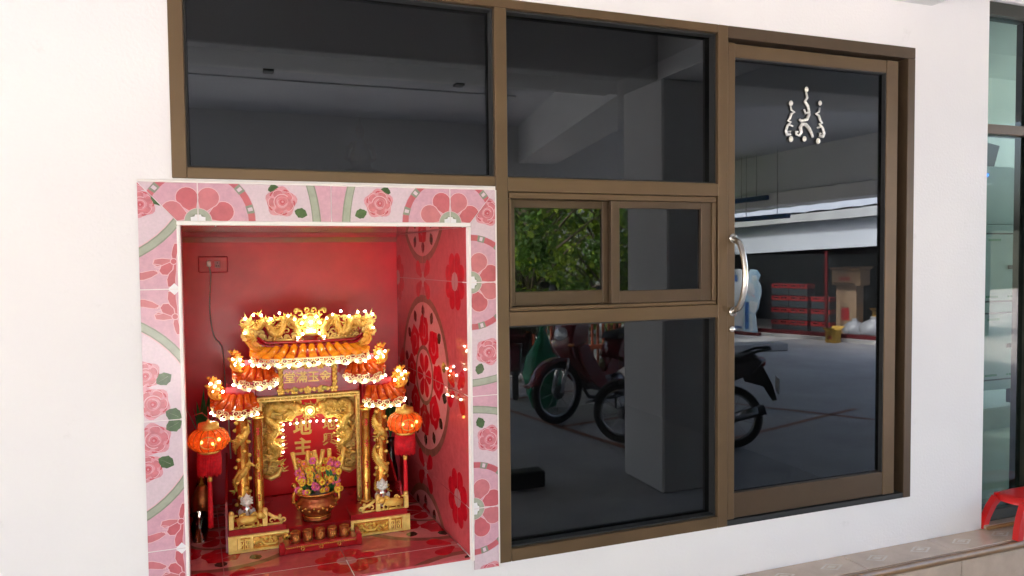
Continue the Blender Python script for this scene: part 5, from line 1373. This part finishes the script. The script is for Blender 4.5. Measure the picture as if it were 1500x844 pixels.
b = MB(); v = [SP(-4,-.02,1.36),SP(3,-.02,1.67),SP(3,.05,1.67),SP(-4,.05,1.36),SP(-4,-.02,1.89),SP(3,-.02,2.16),SP(3,.05,2.16),SP(-4,.05,1.89)]
b.add(v,[(0,3,2,1),(4,5,6,7),(0,1,5,4),(1,2,6,5),(2,3,7,6),(3,0,4,7)]); b.build('fascia','shed_white',shed)
b = MB(); v = [SP(-4,-.16,1.895),SP(3,-.16,2.165),SP(3,.06,2.165),SP(-4,.06,1.895),SP(-4,-.16,1.98),SP(3,-.16,2.33),SP(3,.06,2.33),SP(-4,.06,1.98)]
b.add(v,[(0,3,2,1),(4,5,6,7),(0,1,5,4),(1,2,6,5),(2,3,7,6),(3,0,4,7)]); b.build('gutter','zinc',shed)
for k in range(14):
    s0 = -4+.5*k; z0 = 1.99+.050*(s0+4); b = MB()
    v = [SP(s0,-.1,z0),SP(s0+.49,-.1,z0+.018),SP(s0+.49,2.8,z0+.42),SP(s0,2.8,z0+.40),SP(s0,-.1,z0+.02),SP(s0+.25,-.1,z0+.045),SP(s0+.49,-.1,z0+.038),SP(s0,2.8,z0+.42),SP(s0+.25,2.8,z0+.445),SP(s0+.49,2.8,z0+.44)]
    b.add(v,[(0,1,2,3),(4,5,8,7),(5,6,9,8),(0,4,7,3),(1,2,9,6)]); b.build('roof_sheet','zinc',shed)
for s in (-1.2,1.32): b = MB(); sbox(b,s-.022,s+.022,-.015,.03,.0,1.56); b.build('post','shed_red',shed)
b = MB(); sbox(b,-3.9,2.9,-.025,.025,.06,.13); b.build('bottom_rail','shed_red',shed)
b = MB(); sbox(b,-4,3,-.10,2.7,.0005,.06); b.build('plinth','concrete',shed)
b = MB(); sp_ = .055; zt = 1.50
def wire(p, q, w=.0022):
    p, q = Vector(p), Vector(q); n_ = nS*w; u = (q-p).normalized().cross(nS)*w
    b.add([p-u,q-u,q+n_,p+n_,p+u,q+u],[(0,1,2,3),(3,2,5,4),(0,4,5,1)])
s = -1.8
while s < 1.28:
    wire(SP(s,-.002,.13),SP(s+1.62,-.002,zt)); wire(SP(s,.002,zt),SP(s+1.62,.002,.13)); s += sp_
o = b.build('wire_mesh','wire',shed); o['kind'] = 'stuff'
# drinks crates
mat('crate_red',(.45,.02,.025),.4,var=.1); mat('crate_dark',(.045,.06,.068),.5,var=.2,vscale=20); mat('cardboard',(.38,.25,.15),.8,var=.12,vscale=6); mat('cardboard_y',(.55,.33,.06),.7,var=.15,vscale=8)
csrc = None
def crate(s, d, z, w, lab):
    global csrc
    if csrc is None:
        c = empty('drinks_crate',SP(s,d,z),rzS)
        b = MB(); b.cbox(0,.355,-.26,0,.0,.135,.006); b.build('crate_body','crate_dark',c)
        b = MB(); b.box(-.003,.358,-.263,.003,.1352,.165); b.box(-.003,.04,-.263,.003,.165,.213); b.box(.150,.205,-.263,.003,.165,.213); b.box(.315,.358,-.263,.003,.165,.213); b.box(.0402,.1498,-.263,-.25,.195,.2128); b.box(.2052,.3148,-.263,-.25,.195,.2128); b.box(.0402,.1498,-.01,.003,.195,.2128); b.box(.2052,.3148,-.01,.003,.195,.2128); b.build('crate_band','crate_red',c)
        for k in range(5):
            b = MB(); b.lathe([(.026,.13),(.026,.20),(.012,.222),(0,.222)],(.045+.066*k,-.05,0),8); b.build('bottle','crate_dark',c)
        csrc = c
    else:
        c = copy_tree(csrc); c.location = SP(s,d,z); c.rotation_euler = (0,0,rzS)
    tag(c,lab,'crate','drinks crates stacked in the shed'); return c
lev = ('bottom','second','third','topmost')
for col_ in range(2):
    for k in range(4): crate(.06+.362*col_,.34,.061+.226*k,.355,'red and dark drinks crate, %s of the %s stack beside the blue display board' % (lev[k] if k else 'lowest',('first','second')[col_]))
for k in range(3): crate(.84,.36,.061+.226*k,.355,'red and dark drinks crate, %s of the shorter stack beside the red shed post' % ('lowest','middle','upper')[k])
# cardboard boxes, bags
def cardbox(s0,s1,d0,d1,z0,z1,m,lab,flap=False):
    t = empty('cardboard_box',SP((s0+s1)/2,(d0+d1)/2,z0),rzS); tag(t,lab,'box'); w, dd, h = (s1-s0)/2, (d1-d0)/2, z1-z0
    b = MB(); b.box(-w,w,-dd,-dd+.006,0,h); b.box(-w,w,dd-.006,dd,0,h); b.box(-w,-w+.006,-dd+.0061,dd-.0061,0,h); b.box(w-.006,w,-dd+.0061,dd-.0061,0,h); b.box(-w+.0061,w-.0061,-dd+.0061,dd-.0061,0,.006); b.build('carton',m,t)
    b = MB(); b.add([(-w,dd,h),(w,dd,h),(w+.02,dd+.10,h+.05),(-w-.02,dd+.10,h+.05)],[(0,1,2,3)]); b.build('flap',m,t)
    b = MB(); b.add([(-w,-dd,h),(w,-dd,h),(w+.02,-dd-.10,h+.06),(-w-.02,-dd-.10,h+.06)],[(0,3,2,1)]); b.build('flap',m,t)
    b = MB(); b.box(-w*.5,w*.3,dd+.0005,dd+.0015,h*.3,h*.55); b.build('print_patch','crate_red',t)
    return t
cardbox(1.20,1.72,.42,.77,.952,1.22,'cardboard','open cardboard box with a red print on top of the stack behind the red post')
cardbox(1.25,1.62,.48,.74,.061,.951,'cardboard','tall plain cardboard box under the open printed box in the shed')
cardbox(1.75,2.25,.80,1.14,.061,.498,'cardboard_y','large yellow brown cardboard box at the back of the shed behind the post')
cardbox(1.50,1.68,-.36,-.18,.001,.21,'cardboard_y','small yellow box standing outside the chain link front')
mat('bag_white',(.34,.35,.38),.35,var=.2,vscale=8,bump=.4,bscale=14)
for (s,z,r_,lab) in ((1.58,.062,.20,'white plastic sack behind the small yellow box in the shed'),(1.90,.062,.23,'pale grey plastic sack further along inside the shed')):
    b = MB(); vs = []; n = 16; pr = [(0,0),(.8,.03),(1,.35),(.95,.8),(.6,1.2),(.2,1.45),(.28,1.6),(0,1.62)]
    for (q,h_) in pr:
        for j in range(n):
            a = 2*math.pi*j/n; k = r_*q*(1+.12*math.sin(4*a+h_*5)+.07*math.sin(7*a)); vs.append((k*math.cos(a),k*math.sin(a),h_*r_))
    b.add(vs,[(i*n+j,i*n+(j+1)%n,(i+1)*n+(j+1)%n,(i+1)*n+j) for i in range(len(pr)-1) for j in range(n)],0,True)
    tag(b.build('plastic_sack','bag_white',loc=SP(s+.12,.27,z)),lab,'sack')
# blue display board (cut-out)
mat('board_blue',(.25,.50,.72),.5,var=.35,vscale=5,col2=(.62,.74,.82)); mat('board_white',(.72,.75,.80),.5,var=.08,vscale=6); mat('board_deep',(.05,.16,.45),.5)
dbd = empty('display_board',SP(-.2,-.16,0),rzS); tag(dbd,'pale blue cut-out advertising board standing against the chain link front','board')
XW = lambda u,d,w: (u,d,w)
b = MB(); b.prism([(-.42,.06),(-.02,.06),(-.02,1.20),(-.12,1.24),(-.42,1.24)],.008,XW); b.build('panel','board_white',dbd)
b = MB(); b.prism([(-.02,.06),(.30,.03),(.27,.25),(.24,.42),(.31,.52),(.33,.66),(.37,.78),(.36,.92),(.30,1.02),(.34,1.12),(.27,1.22),(.14,1.24),(.07,1.16),(.09,1.02),(.02,.92),(-.02,.80)],.008,XW,cy=.02); b.build('cut_out','board_blue',dbd)
b = MB(); b.box(-.40,-.16,.0085,.012,1.00,1.12); b.box(-.40,-.22,.0085,.012,.93,.97); b.box(.02,.10,.0285,.032,.12,.62); b.box(-.38,-.06,.0085,.012,.12,.16); b.build('blue_print','board_deep',dbd)
for (pts_,mm) in (([(.10,.98),(.20,.96),(.24,.80),(.12,.72),(.05,.84)],'board_white'),([(.06,.86),(.22,.74),(.25,.70),(.10,.78)],'cloth_pink'),([(.12,.66),(.30,.62),(.28,.50),(.22,.42),(.12,.46)],'board_white'),([(.13,.40),(.17,.40),(.20,.08),(.14,.08)],'board_white'),([(.16,1.12),(.26,1.12),(.27,1.03),(.18,1.01)],'board_white')):
    b = MB(); b.prism(pts_,.0012,XW,cy=.0295); b.build('printed_patch',mm,dbd)
b = MB(); b.cbox(-.44,.32,-.06,.05,0.0005,.06,.005); b.build('board_foot','shed_red',dbd)
# kerb, hanging lamps at the porch end
b = MB(); b.cbox(-.9,.25,-.15,.15,.0005,.13,.02); kb = b.build('kerb_block','concrete',loc=(7.85,-6.95,0),rot=(0,0,R(10))); tag(kb,'pale concrete kerb block on the lot before the shed','kerb')
mat('lamp_blue',(.02,.06,.16),.4); 
for (y0,y1,z,x,lab) in ((-7.15,-5.95,2.06,7.35,'dark blue tube lamp housing hung on wires at the porch end'),(-7.35,-6.50,2.36,7.42,'short dark lamp housing hung close under the end beam of the porch')):
    t = empty('hanging_lamp',(x,(y0+y1)/2,z)); t.location=(0,0,0); tag(t,lab,'lamp')
    b = MB(); b.cbox(x-.04,x+.04,y0,y1,z-.035,z+.035,.012); b.build('housing','lamp_blue',t)
    for y in (y0+.25,y1-.25): b = MB(); b.tube([(x,y,z+.03),(x,y,3.02)],.005,5); b.build('hanger','wire',t)
# far boundary so that the lot does not end in nothing
mat('far_wall',(.16,.17,.13),.8,var=.2,vscale=.8)
b = MB(); b.box(-30,40,-19.2,-19,0,2.4); tag(b.build('boundary_wall','far_wall'),'long pale boundary wall far behind the trees','wall')
